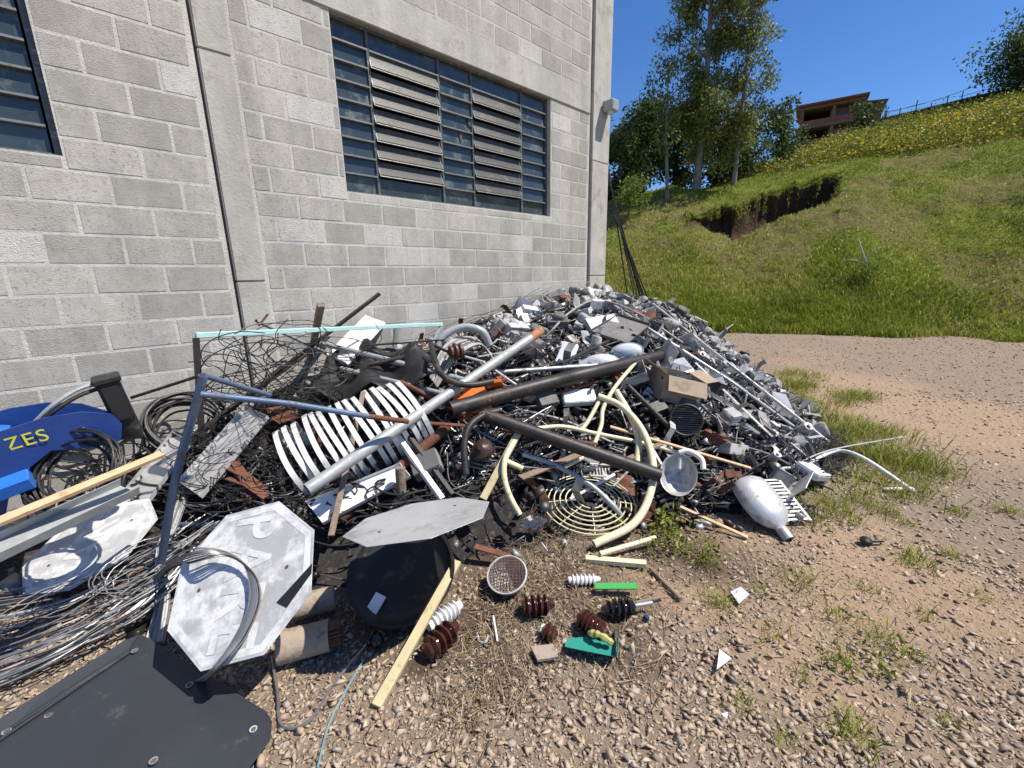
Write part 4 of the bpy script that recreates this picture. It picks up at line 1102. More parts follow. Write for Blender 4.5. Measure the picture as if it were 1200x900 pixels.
for o in list(COL.objects):
    if o.get('label') == 'thin bent metal rod half buried in the heap':
        o['group'] = 'bent rods half buried in the heap'; o['label'] = ('dark' if 'dark' in o.data.materials[0].name else 'pale') + ' thin bent metal rod ' + min(LANDMARKS, key=lambda q: (q[0] - o.location.x) ** 2 + (q[1] - o.location.y) ** 2)[2]
pipe('grey tube lying just behind the nested white straps', 'galv', .02, [(400, 432, .16), (520, 462, .12)], .003, 12)
pipe('thin brown pipe crossing behind the arched conduit', 'brown_pipe', .02, [(430, 428, .2), (560, 400, .2)], .003, 12)
pipe('rusty thin pipe poking out left of the orange case', 'rust', .018, [(470, 448, .16), (545, 486, .14)], .003, 12)
bar('dull grey strip lying between the hook and the brown pipe', 'alu_dull', .04, .006, [(560, 418, .18), (640, 404, .18)])
bar('rusty angle iron under the thick dark pipe', 'rust', .04, .008, [(590, 505, .12), (700, 520, .14)])
bar('dark iron strip lying over the arched conduit foot', 'dark_steel', .035, .008, [(548, 440, .2), (655, 395, .2)])
bar('pale metal strip sloping below the mint frame', 'alu', .04, .005, [(400, 440, .14), (505, 405, .2)])
bar('brown board scrap beside the banded lath', 'wood_old', .06, .012, [(610, 560, .08), (680, 532, .12)], 'wood_board', 'board')
bar('brown board scrap near the silver lamp bowl', 'wood_old', .05, .012, [(720, 545, .08), (775, 520, .12)], 'wood_board', 'board')
# aluminium trays at the left
def tray(label, quad, m, depth=.03):
    q = [S(*c) for c in quad]; n = (q[1] - q[0]).cross(q[3] - q[0]).normalized()
    if n.z < 0: n = -n
    mb = MB(); mb.plate(q, n * .003)
    for a, b in zip(q, q[1:] + q[:1]):
        mb.plate([a, b, b + n * depth, a + n * depth], ((sum(q, V3()) / 4 - a).normalized()) * .003)
    one('light_tray', mb, m, label, 'tray')
tray('long bare aluminium tray beside the blue bent tube', [(138, 590, .12), (205, 508, .22), (226, 520, .22), (166, 604, .12)], 'alu')
tray('bright aluminium tray sloping behind the blue bent tube', [(212, 566, .16), (290, 478, .22), (316, 490, .22), (238, 584, .16)], 'alu')
tray('white aluminium tray below the dark wooden post', [(385, 418, .16), (430, 372, .28), (452, 380, .3), (408, 428, .18)], 'white')
tray('grey dented tray on the upper heap', [(690, 390, .12), (725, 370, .18), (762, 382, .18), (735, 405, .12)], 'grey_rnd')
tray('narrow pale tray under the straps', [(360, 590, .10), (470, 545, .1), (482, 560, .1), (380, 615, .10)], 'white')

# ---- mint frame and blue bent tube frame
t = thing('mint_frame', 'mint green rectangular tube frame standing above the wire tangle', 'frame', at_y(229, 500, 3.3))
A_, B_ = at_y(229, 393, 3.15), at_y(518, 380, 3.45)
sq = [(-.016, -.016), (.016, -.016), (.016, .016), (-.016, .016)]
MB().sweep([A_, B_], sq).build('top_rail', MT['mint'], t, bevel=.003)
MB().sweep([A_ + V3((.0, 0, -.016)), at_y(237, 520, 3.17)], sq).build('leg', MT['dark_steel'], t)
MB().sweep([B_ + V3((0, 0, -.016)), at_y(500, 418, 3.3)], sq).build('leg', MT['galv'], t)
MB().sweep([A_.lerp(B_, .73) + V3((0, 0, -.016)), A_.lerp(B_, .73) + V3((-.02, .02, -.18))], sq).build('strut', MT['galv'], t)
t = thing('blue_tube_frame', 'blue grey bent tube frame with worn paint in front of the trays', 'frame', S(187, 668, 0))
a, b = S(187, 672, .06), at_y(238, 440, 2.35)
MB().tube(cr([a, a.lerp(b, .5) + V3((-.02, 0, 0)), b.lerp(a, .06), b], 6), .019, 12, .003).build('post', MT['blue_tube'], t, True)
MB().tube([b, b.lerp(at_y(316, 463, 2.55), 1)], .013, 10).build('brace', MT['blue_tube'], t, True)
c = at_y(235, 462, 2.33)
MB().tube([c, at_y(340, 473, 2.25), at_y(432, 488, 2.2)], .015, 10).build('arm', MT['blue_tube'], t, True)
MB().tube([at_y(432, 488, 2.2), at_y(478, 494, 2.2)], .0155, 10).build('rusty_end', MT['rust'], t, True)
pipe('blue grey tube lying flat between the two faded stop signs', 'blue_tube', .016, [(190, 614, .07), (256, 616, .09)], .002, 10)

# ---- nested white curved straps
def straps():
    c0, c1 = S(345, 540, .05), S(486, 478, .05)
    t = thing('nested_straps', 'row of nested white curved plastic straps like stacked chair backs', 'plastic straps', S(400, 560, 0))
    d1 = (S(452, 570, .05) - S(385, 465, .05)).normalized()
    st = (c1 - c0).normalized(); d2 = st.cross(d1).normalized()
    if d2.z < 0: d2 = -d2
    n = 15
    for i in range(n):
        u = i / (n - 1); c = c0.lerp(c1, u) + V3((random.uniform(-.01, .01),) * 3)
        aa = .29 + .04 * math.sin(u * 3.1 + .3); bb_ = .19; tw = .10 * math.sin(i * 1.7)
        full = []
        for k in range(41):
            th = 2 * math.pi * k / 40; ct, sn = math.cos(th), math.sin(th)
            ex = math.copysign(abs(ct) ** .75, ct); ey = math.copysign(abs(sn) ** .75, sn)
            full.append(c + d1 * (aa * ex) + d2 * (bb_ * ey * (1 + .25 * ex)) + st * (tw * .12 * ex))
        w = .016
        MB().sweep(full, [(-w, -.004), (w, -.004), (w, .004), (-w, .004)], up=d2, caps=False).build('strap', MT['white'], t, True)
straps()
# big corrugated conduit arch and wires behind the hook
def conduit():
    t = thing('conduit_coil', 'grey flexible conduit arched over a bundle of pale wires', 'conduit', S(545, 430, 0))
    path = cr(P([(512, 425, .05), (516, 398, .22), (540, 384, .30), (564, 388, .28), (574, 405, .16)]), 10)
    MB().tube(path, .033, 14, .004).build('conduit', MT['galv'], t, True)
    for i in range(16):
        e = random.uniform(-14, 14)
        p = cr(P([(508 + e * .3, 448 + e * .4, .06), (530 + e * .5, 410 + e * .5, .20), (560 + e * .3, 400 + e * .3, .18), (580 + e * .3, 425 + e * .4, .05)]), 8)
        MB().tube(p, .008, 6).build('wire', MT['alu_dull'], t, True)
conduit()

# ---- insulators
def insulator(label, m, p, axis, L, r, n=5, group=None, pin=None, cap=None):
    axis = V3(axis).normalized(); p = V3(p)
    t = thing('insulator', label, 'insulator', p, group)
    prof = [(.001, 0), (r * .55, 0), (r * .62, L * .05)]
    for k in range(n):
        u0 = .10 + .78 * k / n; du = .78 / n; f = 1 - .22 * abs(k - n * .35) / n
        prof += [(r * .60 * f, L * u0), (r * f, L * (u0 + du * .28)), (r * f * .97, L * (u0 + du * .50)), (r * .62 * f, L * (u0 + du * .8))]
    prof += [(r * .5, L * .92), (r * .42, L), (.001, L)]
    MB().lathe(prof, p, axis, 24).build('body', MT[m], t, True)
    if pin: MB().tube([p - axis * .01, p - axis * pin], r * .22, 10).build('pin', MT['galv'], t, True)
    if cap: MB().lathe([(.001, 0), (r * .25, 0), (r * .5, 0), (r * .55, L * .12), (r * .3, L * .22), (.001, L * .22)], p + axis * L, axis, 6).build('cap', MT[cap], t)
    return t
def ins_px(label, m, a, b, r, n, **k):
    A, B = at_z(a[0], a[1], r * .9), at_z(b[0], b[1], r * .9)
    insulator(label, m, A, B - A, (B - A).length, r, n, **k)
ins_px('glossy brown ribbed insulator on the gravel beside the cream lath', 'glaze', (500, 764), (534, 733), .058, 4)
ins_px('white ribbed porcelain insulator tucked behind the brown one by the lath', 'porcelain', (502, 735), (540, 708), .045, 6)
ins_px('brown ribbed insulator lying against the caged round lamp', 'glaze', (612, 712), (648, 706), .052, 4)
ins_px('small brown insulator with a white hexagonal end on the dirt', 'glaze', (650, 745), (637, 737), .040, 2, cap='porcelain')
ins_px('brown ribbed insulator lying on the teal plastic piece', 'glaze', (680, 722), (710, 744), .050, 5)
ins_px('black ribbed insulator with a pin at the edge of the litter', 'glaze_black', (742, 710), (706, 716), .046, 4, pin=.10)
ins_px('small white ribbed insulator above the green plastic strip', 'porcelain', (666, 680), (703, 679), .032, 6)
ins_px('dark stubby insulator in the shade of the black tub', 'glaze_black', (432, 748), (448, 752), .035, 2)
hk = thing('hook_insulator', 'dark curved steel hook with a brown insulator on its end', 'insulator hook', S(530, 450, 0))
path = cr(P([(505, 403, .28), (509, 420, .30), (517, 438, .30), (535, 449, .28), (556, 451, .26), (577, 447, .25)]), 8)
MB().tube(path, .022, 12).build('hook', MT['brown_pipe'], hk, True)
pI = S(534, 412, .26); ai = (S(520, 414, .26) - pI).normalized()
MB().lathe([(.001, -.06), (.03, -.06), (.055, -.045), (.055, -.03), (.035, -.02), (.065, -.005), (.065, .01), (.04, .02), (.05, .035), (.05, .045), (.02, .06), (.001, .06)], pI, ai, 20).build('insulator', mat('brown_stoneware', (.10, .045, .03), .5, 0, .2, 10), hk, True)
MB().tube([pI + ai * .05, path[0]], .012, 8).build('pin', MT['dark_steel'], hk, True)
hk = thing('hook_insulator', 'dark hook bracket curling down beside the orange box', 'insulator hook', S(560, 560, 0))
MB().tube(cr(P([(586, 481, .22), (566, 487, .22), (550, 500, .22), (544, 522, .2), (546, 556, .14)]), 8), .023, 12).build('hook', MT['brown_pipe'], hk, True)
pI = S(566, 527, .16); ai = V3((-.6, -.2, .6)).normalized()
MB().lathe([(.001, -.05), (.03, -.05), (.06, -.035), (.06, -.02), (.035, -.01), (.07, .005), (.07, .02), (.04, .03), (.02, .05), (.001, .05)], pI, ai, 20).build('insulator', mat('dark_stoneware', (.06, .03, .022), .4, 0, .2, 10), hk, True)

# ---- cream tubes of broken chairs, and the fan guard
def cream_chair(label, paths, r=.017):
    t = thing('broken_chair', label, 'chair', S(paths[0][0][0], paths[0][0][1], 0), None)
    for sp in paths: MB().tube(cr(P(sp), 9), r, 12, .003).build('tube', MT['cream'], t, True)
    return t
cream_chair('cream tubular chair frame with a big curved hoop around the pipe mouth', [
 [(701, 464, .16), (728, 476, .18), (752, 503, .19), (765, 540, .2), (762, 578, .17), (742, 614, .10), (696, 638, .05)],
 [(722, 458, .16), (738, 486, .14), (748, 515, .12), (746, 552, .08)]], .025)
cream_chair('cream tubular chair frame crossing under the thick dark pipe', [
 [(748, 421, .16), (722, 452, .16), (707, 478, .14), (704, 500, .12), (690, 530, .08), (660, 548, .06)],
 [(630, 502, .14), (660, 500, .14), (698, 508, .12), (752, 519, .10), (800, 532, .06)],
 [(702, 470, .14), (690, 492, .10), (680, 506, .08)]], .016)
cream_chair('bent cream tube hanging down beside the banded lath', [
 [(603, 517, .18), (592, 538, .18), (591, 560, .15), (598, 583, .10), (609, 603, .04)], [(594, 541, .12), (612, 549, .10)]], .019)
bar('cream square rail lying at the foot of the heap', 'cream', .04, .028, [(686, 655, .02), (757, 661, .02)], 'chair_rail', 'rail')
pipe('short cream tube lying on the cream square rail', 'cream', .015, [(703, 649, .05), (768, 630, .06)], .003, 12)
def guard():
    c = S(692, 585, .07); x, y, z = onb((-.25, -.35, .9), _right)
    t = thing('fan_guard', 'cream wire fan guard lying at the front of the heap', 'fan guard', c - V3((0, 0, .05)))
    for i, rr in enumerate((.07, .10, .13, .16, .19, .22, .245)):
        pts = [c + x * (rr * 1.25 * math.cos(a)) + y * (rr * .95 * math.sin(a)) - z * (.04 * (rr / .245) ** 2) for a in np.linspace(0, 2 * math.pi, 33)]
        MB().tube(pts, .0045, 5).build('ring', MT['cream'], t, True)
    for a in np.linspace(0, 2 * math.pi, 9)[:-1]:
        MB().tube([c + x * (rr * 1.25 * math.cos(a)) + y * (rr * .95 * math.sin(a)) - z * (.04 * (rr / .245) ** 2 + .006) for rr in (.06, .15, .245)], .004, 5).build('spoke', MT['cream'], t, True)
guard()

# ---- lamps
def bowl_lamp():
    c = S(795, 556, .20); ax = (CAMP - c).normalized() + V3((-.1, .0, .35)); x, y, z = onb(ax, V3((0, 0, 1)))
    t = thing('lamp_reflector', 'oval silver street lamp bowl with a white lamp socket inside', 'street lamp', c - V3((0, 0, .18)))
    MB().lathe([(.001, -.10), (.05, -.098), (.09, -.08), (.115, -.03), (.122, .0), (.13, .004), (.13, -.002), (.123, -.034), (.096, -.086), (.052, -.106), (.001, -.108)], c, z, 28, 1.12, .92, x).build('bowl', MT['alu'], t, True)
    MB().tube([c + x * .13 - z * .02, c + x * .05 - z * .045], .016, 12).build('socket', MT['porcelain'], t, True)
    MB().tube(cr([c + x * .15 + y * .01, c + x * .17 - y * .05, c + x * .13 - y * .13, c + x * .06 - y * .15], 6), .018, 10).build('clip', MT['white'], t, True)
bowl_lamp()
def head_lamp():
    a, b = S(873, 562, .14), S(917, 622, .05)
    t = thing('street_lamp_head', 'polished silver street lamp head lying nose down at the heap edge', 'street lamp', b - V3((0, 0, .05)))
    d = (b - a).normalized(); x, y, z = onb(d, V3((0, 0, 1)))
    L = (b - a).length
    # x is up, y sideways
    prof = [(.001, 0), (.08, .004), (.115, .03), (.132, L * .22), (.135, L * .5), (.12, L * .72), (.075, L * .88), (.038, L * .94), (.034, L)]
    MB().lathe(prof, a, d, 26, .62, 1.0, x).build('housing', MT['alu'], t, True)
    MB().lathe([(.024, 0), (.034, .0), (.034, .07), (.028, .07), (.028, .01)], a + d * (L - .01), d, 16).build('neck', MT['galv'], t, True)
    MB().lathe([(r * .98 + .006, h) for r, h in prof[1:-2]], a - x * .012, d, 26, .16, 1.02, x).build('rim', MT['galv'], t, True)
    MB().lathe([(.001, .02), (.07, .05), (.085, L * .35), (.075, L * .6), (.001, L * .75)], a - x * .03 , d, 20, .7, 1.0, x).build('lens', MT['glass_lamp'], t, True)
head_lamp()
def caged_lamp():
    c = at_z(594, 673, .10); ax = V3((-.36, -.18, .90)); x, y, z = onb(ax, _right)
    t = thing('caged_lamp', 'round bowl lamp with a rusty wire grille lying on the dirt', 'lamp', V3((c.x, c.y, .0)))
    MB().lathe([(.001, -.10), (.04, -.098), (.085, -.06), (.10, -.005), (.106, 0), (.10, .004), (.092, -.01), (.078, -.055), (.036, -.088), (.001, -.09)], c, z, 28).build('bowl', MT['galv'], t, True)
    MB().tube([c + x * (.103 * math.cos(a)) + y * (.103 * math.sin(a)) for a in np.linspace(0, 2 * math.pi, 33)], .005, 6).build('rim', MT['alu_dull'], t, True)
    for k in range(-5, 6):
        h = .095 * math.sqrt(max(0, 1 - (k / 5.8) ** 2)); o_ = k * .0165
        MB().tube([c + x * o_ + y * q * h + z * (.016 * (1 - q * q)) for q in (-1, -.5, 0, .5, 1)], .0022, 4).build('grille_wire', MT['rust'], t)
        MB().tube([c + y * o_ + x * q * h + z * (.018 * (1 - q * q)) for q in (-1, -.5, 0, .5, 1)], .0022, 4).build('grille_wire', MT['rust'], t)
caged_lamp()
def lens_lamp(label, px, py, off, tilt, s=1.0, m='glass_lamp'):
    c = S(px, py, off); x, y, z = onb(tilt, _right)
    t = thing('lamp_cover', label, 'lamp cover', c - V3((0, 0, .06)))
    MB().lathe([(.001, .06 * s), (.06 * s, .055 * s), (.10 * s, .03 * s), (.115 * s, 0), (.11 * s, -.004), (.001, -.004)], c, z, 22, 1.35, .8, x).build('lens', MT[m], t, True)
    MB().lathe([(.112 * s, -.012), (.126 * s, -.012), (.126 * s, .006), (.112 * s, .006)], c, z, 22, 1.35, .8, x).build('rim', MT['galv'], t, True)
lens_lamp('rounded grey lamp cover under the black edge bar', 705, 425, .12, (-.5, -.4, .7), .9)
lens_lamp('translucent lamp cover standing upright above the brown pipe', 735, 412, .14, (-.7, -.4, .4), .85)
lens_lamp('large pale lamp cover crowning the heap by the corner column', 690, 346, .05, (-.2, -.5, .8), 1.3, 'white')

# ---- boxes and housings
def carton():
    c = S(790, 452, .12); x, y, z = onb((.15, -.25, .95), V3((.75, -.55, .1)))
    t = thing('cardboard_box', 'torn open brown cardboard box full of dark scrap', 'cardboard box', c - z * .14)
    w, d, h, k = .36, .29, .22, .005
    for u, v, sz in ((0, -d / 2, (w, k, h)), (0, d / 2, (w, k, h)), (-w / 2, 0, (k, d - 2 * k, h)), (w / 2, 0, (k, d - 2 * k, h))):
        MB().box(c + x * u + y * v, sz, (x, y, z)).build('side', MT['card'], t)
    MB().box(c - z * h / 2, (w, d, k), (x, y, z)).build('bottom', MT['card'], t)
    for u, v, du, dv, ww, dd in ((0, -d / 2, 0, -1, w, .13), (-w / 2, 0, -1, 0, d, .12), (w / 2, 0, 1, 0, d, .11)):
        base = c + x * u + y * v + z * (h / 2); out = (x * du + y * dv); fl = (out * .55 - z * .83) if dv else (out * .8 + z * .35); fl.normalize()
        sd_ = (x if dv else y)
        MB().plate([base - sd_ * ww / 2, base + sd_ * ww / 2, base + sd_ * ww / 2 + fl * dd, base - sd_ * ww / 2 + fl * dd], fl.cross(sd_) * .005).build('flap', MT['card'], t)
    for i in range(9):
        q = c + x * random.uniform(-.11, .11) + y * random.uniform(-.08, .08) + z * .06
        one('scrap_stick', MB().tube([q - x * .08, q + x * .09 + z * random.uniform(0, .05) + y * random.uniform(-.04, .04)], .014, 8), 'black', 'black rubber scrap piece inside the open cardboard box', 'scrap', True, 0, 'black scrap in the cardboard box')
carton()
def fan_housing():
    c = S(803, 492, .16); x, y, z = onb((-.75, -.50, .30), V3((0, 0, 1)))
    t = thing('motor_fan_cover', 'dark round ribbed fan cover below the cardboard box', 'fan cover', c - V3((0, 0, .1)))
    MB().lathe([(.11, -.06), (.125, -.06), (.125, .05), (.118, .055), (.11, .05)], c, z, 26).build('ring', MT['dark_steel'], t, True)
    for k in range(-6, 7):
        h = math.sqrt(max(0, .112 ** 2 - (k * .0165) ** 2))
        MB().box(c + x * (k * .0165) + z * .045, (.007, 2 * h, .012), (x, y, z)).build('rib', MT['black_rnd'], t)
    MB().lathe([(.001, -.055), (.11, -.055), (.11, -.05), (.001, -.05)], c, z, 26).build('back', MT['black'], t)
fan_housing()
def crate_box(name, label, px, py, off, size, m, tilt, xr, cat='box', lid=True):
    c = S(px, py, off); x, y, z = onb(tilt, xr); w, d, h = size
    t = thing(name, label, cat, c - z * h / 2)
    MB().box(c, size, (x, y, z)).build('case', MT[m] if isinstance(m, str) else m, t, bevel=.006, seg=2)
    if lid:
        MB().box(c + z * (h / 2 + .004), (w * .96, d * .96, .010), (x, y, z)).build('lid', MT[m] if isinstance(m, str) else m, t, bevel=.003)
    return t
crate_box('orange_case', 'broken orange plastic case under the thick brown pipe', 553, 474, .03, (.24, .20, .15), 'orange', (-.3, -.3, .9), (1, -.4, 0), 'case')
crate_box('orange_case', 'smaller orange plastic fragment leaning behind the brown pipe', 582, 452, .12, (.10, .03, .20), 'orange', (-.6, -.5, .5), (1, -.6, 0), 'case', False)
crate_box('equipment_case', 'blue grey box standing at the crest near the corner', 722, 349, .05, (.16, .12, .12), mat('blue_grey_enamel', (.24, .34, .46), .5), (.1, -.2, 1), (1, -.3, 0), 'case')
crate_box('equipment_case', 'flat weathered grey box on the upper heap', 707, 385, .08, (.34, .26, .10), 'galv', (-.35, -.5, .75), (1, -.4, 0), 'case')
crate_box('equipment_case', 'large white box panel near the crest of the heap', 702, 358, .09, (.24, .05, .13), 'white', (0, -.3, 1), (1, -.25, 0), 'case', False)
crate_box('equipment_case', 'white meter box with dark slot on the upper left of the crest', 621, 366, .06, (.22, .10, .11), 'white', (0, -.5, .9), (1, -.5, 0), 'case')
crate_box('equipment_case', 'pale control box below the white meter box', 606, 387, .06, (.24, .09, .10), 'white_rnd', (0, -.5, .9), (1, -.3, 0), 'case')
crate_box('equipment_case', 'dark cube housing on the right slope beside the cardboard box', 838, 456, .06, (.15, .14, .13), 'black_rnd', (.3, -.3, .9), (1, -.3, 0), 'case')
crate_box('equipment_case', 'white flat cover at the lower right of the heap', 952, 553, .06, (.24, .17, .05), 'white', (.2, -.35, .9), (1, -.3, 0), 'case')
crate_box('equipment_case', 'grey box with pale lid on the far right flank', 900, 443, .05, (.20, .15, .11), 'grey_rnd', (.3, -.2, .9), (1, .2, 0), 'case')
crate_box('equipment_case', 'pale grey case on the outermost right flank', 950, 477, .05, (.22, .10, .09), 'white_rnd', (.3, -.2, .9), (1, -.5, 0), 'case')
crate_box('equipment_case', 'dark grey tilted housing low on the right slope', 915, 560, .06, (.15, .12, .10), 'grey_rnd', (.4, -.3, .8), (1, .3, 0), 'case')
crate_box('equipment_case', 'dark battery case above the far right grey box', 872, 416, .07, (.20, .13, .10), 'black_rnd', (.2, -.2, .9), (1, -.1, 0), 'case')
crate_box('equipment_case', 'pale grey square housing in the middle of the right slope', 855, 490, .06, (.13, .12, .12), 'white_rnd', (-.1, -.4, .9), (1, -.3, 0), 'case')
for px, py, w, m, tl in ((690, 430, .16, 'alu', (-.6, -.5, .5)), (770, 480, .14, 'black_rnd', (-.4, -.4, .8)), (860, 405, .10, 'white_rnd', (.2, -.3, .9)), (905, 500, .10, 'white_rnd', (.2, -.5, .8)), (640, 470, .16, 'grey_rnd', (-.3, -.6, .7)), (500, 545, .18, 'grey_rnd', (-.5, -.4, .7))):
    crate_box('tilted_housing', ('tilted shiny metal housing under the black edge bar', 'dark plain housing jammed left of the fan cover', 'pale plain housing on the upper right flank', 'pale plain housing under the long aluminium rod', 'grey plain housing under the thick brown pipe', 'grey plain housing beside the white square bar')[('690', '770', '860', '905', '640', '500').index(str(px))], px, py, .06, (w, w * .75, w * .6), m, tl, (1, -.3, 0), 'housing')['group'] = 'plain housings jammed in the heap'
crate_box('lamp_cover', 'milky rectangular lamp cover on the upper middle of the heap', 664, 416, .12, (.23, .14, .05), 'glass_lamp', (-.45, -.55, .6), (.3, -.2, .9), 'lamp cover', False)
crate_box('lamp_cover', 'dusty long lamp cover buried under the thick brown pipe', 678, 466, .09, (.26, .12, .07), 'white', (-.35, -.5, .7), (1, -.7, 0), 'lamp cover', False)
def vent_tray():
    q = [S(885, 560, .06), S(905, 552, .08), S(952, 612, .03), S(930, 622, .02)]
    x = (q[2] - q[1]).normalized(); n = (q[1] - q[0]).cross(x).normalized()
    if n.z < 0: n = -n
    y = n.cross(x); c = sum(q, V3()) / 4
    t = thing('slotted_tray', 'white slotted metal tray beneath the silver lamp head', 'tray', c - n * .01)
    L, W = .36, .16
    for s in (-1, 1): MB().box(c + y * (s * W / 2), (L, .016, .012), (x, y, n)).build('edge', MT['white'], t)
    for k in range(12): MB().box(c + x * (-L / 2 + .015 + k * L / 12), (.014, W - .016, .006), (x, y, n)).build('slat', MT['white'], t)
vent_tray()

# ================================================================== SIGNS, SHEETS, MACHINE, WIRES
def rodr(w):
    w = V3(w); return Matrix.Rotation(w.length, 3, w.normalized())
def text_mesh(s, size, m, name, bold=.0):
    cu = bpy.data.curves.new('lettering', 'FONT'); cu.body = s; cu.size = size; cu.align_x = 'CENTER'; cu.align_y = 'CENTER'; cu.extrude = .0008; cu.space_character = 1.12; cu.offset = bold
    to = bpy.data.objects.new('lettering', cu); COL.objects.link(to)
    dg = bpy.context.evaluated_depsgraph_get(); dg.update()
    me = bpy.data.meshes.new_from_object(to.evaluated_get(dg)); bpy.data.objects.remove(to)
    me.materials.clear(); me.materials.append(m)
    o = bpy.data.objects.new(name, me); COL.objects.link(o)
    return o
def octo_sign(label, c, rv, w, m, text_dir=None, border=True):
    Rm = rodr(rv); c = V3(c); x, y, z = Rm.col[0].copy(), Rm.col[1].copy(), Rm.col[2].copy()
    t = thing('stop_sign', label, 'stop sign', (c.x, c.y, max(0, c.z - .2)))
    R0 = w / 2 / math.cos(math.pi / 8)
    def oc(r, dz): return [c + (x * math.cos(a) + y * math.sin(a)) * r + z * dz for a in [math.radians(22.5 + 45 * k) for k in range(8)]]
    MB().plate(oc(R0, 0), z * .003).build('panel', MT[m], t, bevel=.001)
    if border:
        a, b = oc(R0 - .012, .0042), oc(R0 - .042, .0042)
        vs = a + b; MB().add(vs, [(k, (k + 1) % 8, 8 + (k + 1) % 8, 8 + k) for k in range(8)]).build('border', MT['sign_white'], t)
    h = MB()
    for s in (-1, 1):
        q = c + y * (s * .19) * (1 if not text_dir else 1) + z * .0045
        MB().lathe([(.0, 0), (.007, 0), (.007, .0015), (0, .002)], q, z, 10).build('bolt', MT['rust'], t)
    if text_dir:
        d = at_z(*text_dir[1], c.z) - at_z(*text_dir[0], c.z); d = (d - z * d.dot(z)).normalized(); e = z.cross(d)
        o = text_mesh('PARE', .215, MT['sign_white'], 'lettering', .003); o.parent = t
        q = c + z * .0044 - ORG[t]
        o.matrix_local = Matrix(((d.x, e.x * 1.25, z.x, q.x), (d.y, e.y * 1.25, z.y, q.y), (d.z, e.z * 1.25, z.z, q.z), (0, 0, 0, 1)))
    return t, c, z
sA, cA, nA = octo_sign('faded white octagonal stop sign with wires looped over it', (.242, 1.883, .417), (.0929, -.7924, .8956), .6, 'sign', ((322, 640), (238, 730)))
octo_sign('faded white octagonal stop sign lying flatter behind the grey wires', (-.247, 3.202, .197), (-.1071, -.3853, 1.5769), .6, 'sign', ((60, 690), (180, 580)))
octo_sign('plain grey octagonal sign back resting over the black tub', (.873, 1.526, .57), (.4518, -.836, -4.6074), .6, 'sign_grey', None, False)
# props under the leaning signs
for a, b, l in (((300, 640), (322, 700), 'dark broken pole stump propping up the wire-looped sign'), ((470, 600), (500, 650), 'dark broken pole stump propping up the grey sign')):
    pa = S(*a, .0); 
    one('pole_stump', MB().tube([V3((pa.x, pa.y, -.02)), V3((pa.x + .03, pa.y + .02, .34 if 'wire' in l else .52))], .03, 10), 'wood_old', l, 'stump', True)
# bar-shaped cast shadow on sign A, painted in as a thin black plate
def on_plane(px, py, c, n, off):
    d = ray(px, py); q = c + n * off; return CAMP + d * ((q - CAMP).dot(n) / d.dot(n))
MB().plate([on_plane(324, 706, cA, nA, .0048), on_plane(366, 652 + 8, cA, nA, .0048), on_plane(365, 672, cA, nA, .0048), on_plane(336, 712, cA, nA, .0048)], nA * .001).build('painted_shadow', MT['black'], sA)

# charcoal sheet at the lower left
def sheet():
    z = .055
    t = thing('charcoal_sheet', 'large dark charcoal sheet with bolt holes lying on the gravel', 'sheet', at_z(150, 850, 0))
    Q = lambda x, y, zz=z: at_z(x, y, zz)
    poly = [Q(163, 744, .085), Q(172, 747, .08), Q(312, 834, .05), Q(319, 846, .05), Q(317, 868, .045), Q(262, 940, .04), Q(60, 1120, .04), Q(-160, 1100, .05), Q(-60, 905, .06), Q(8, 858, .065), Q(150, 765, .075)]
    MB().plate(poly, (0, 0, .004)).build('panel', MT['plate'], t, bevel=.0015)
    fl = [Q(150, 765, .082), Q(8, 858, .072), Q(-60, 905, .066), Q(-75, 885, .085), Q(0, 843, .095), Q(148, 750, .105), Q(163, 744, .092)]
    MB().plate(fl, (0, 0, .004)).build('flange', MT['plate'], t, bevel=.001)
    a, b = Q(152, 764, .087), Q(-20, 880, .077)
    MB().tube([a, b], .006, 8).build('crease', MT['plate'], t, True)
    for px, py in ((158, 763), (222, 803), (297, 855), (58, 838), (8, 858), (180, 892)):
        p = Q(px, py, .066) ; p.z = .0
        d = ray(px, py); zz = .066 if px > 30 else .073
        if (px, py) == (158, 763): zz = .086
        if (px, py) == (297, 855): zz = .054
        if (px, py) == (222, 803): zz = .068
        p = CAMP + d * ((zz - CAM_H) / d.z)
        MB().lathe([(0, .004), (.008, .004), (.008, .0), (0, 0)], p, (0, 0, 1), 12).build('bolt_hole', MT['gap'], t)
        MB().lathe([(.0085, .003), (.0125, .004), (.0125, 0), (.0085, 0)], p, (0, 0, 1), 14).build('hole_rim', MT['alu_dull'], t)
sheet()
# black tub
def tub():
    c = at_z(470, 668, .20); x, y, z = onb((-.42, -.42, .80), _right)
    t = thing('black_tub', 'round black plastic tub lying tilted in the shade of the grey sign', 'tub', V3((c.x, c.y, 0)))
    MB().lathe([(.001, -.07), (.17, -.068), (.215, -.05), (.245, .0), (.262, .004), (.262, -.004), (.25, -.01), (.22, -.062), (.17, -.08), (.001, -.082)], c, z, 40, 1.02, 1.0, x).build('shell', MT['black'], t, True)
    p = CAMP + ray(441, 706) * 1
    pl = on_plane(441, 707, c - z * .055, z, 0)
    MB().box(pl + z * .004, (.06, .085, .001), onb(z, x * .85 - y * .4)).build('sticker', MT['paper'], t)
tub()
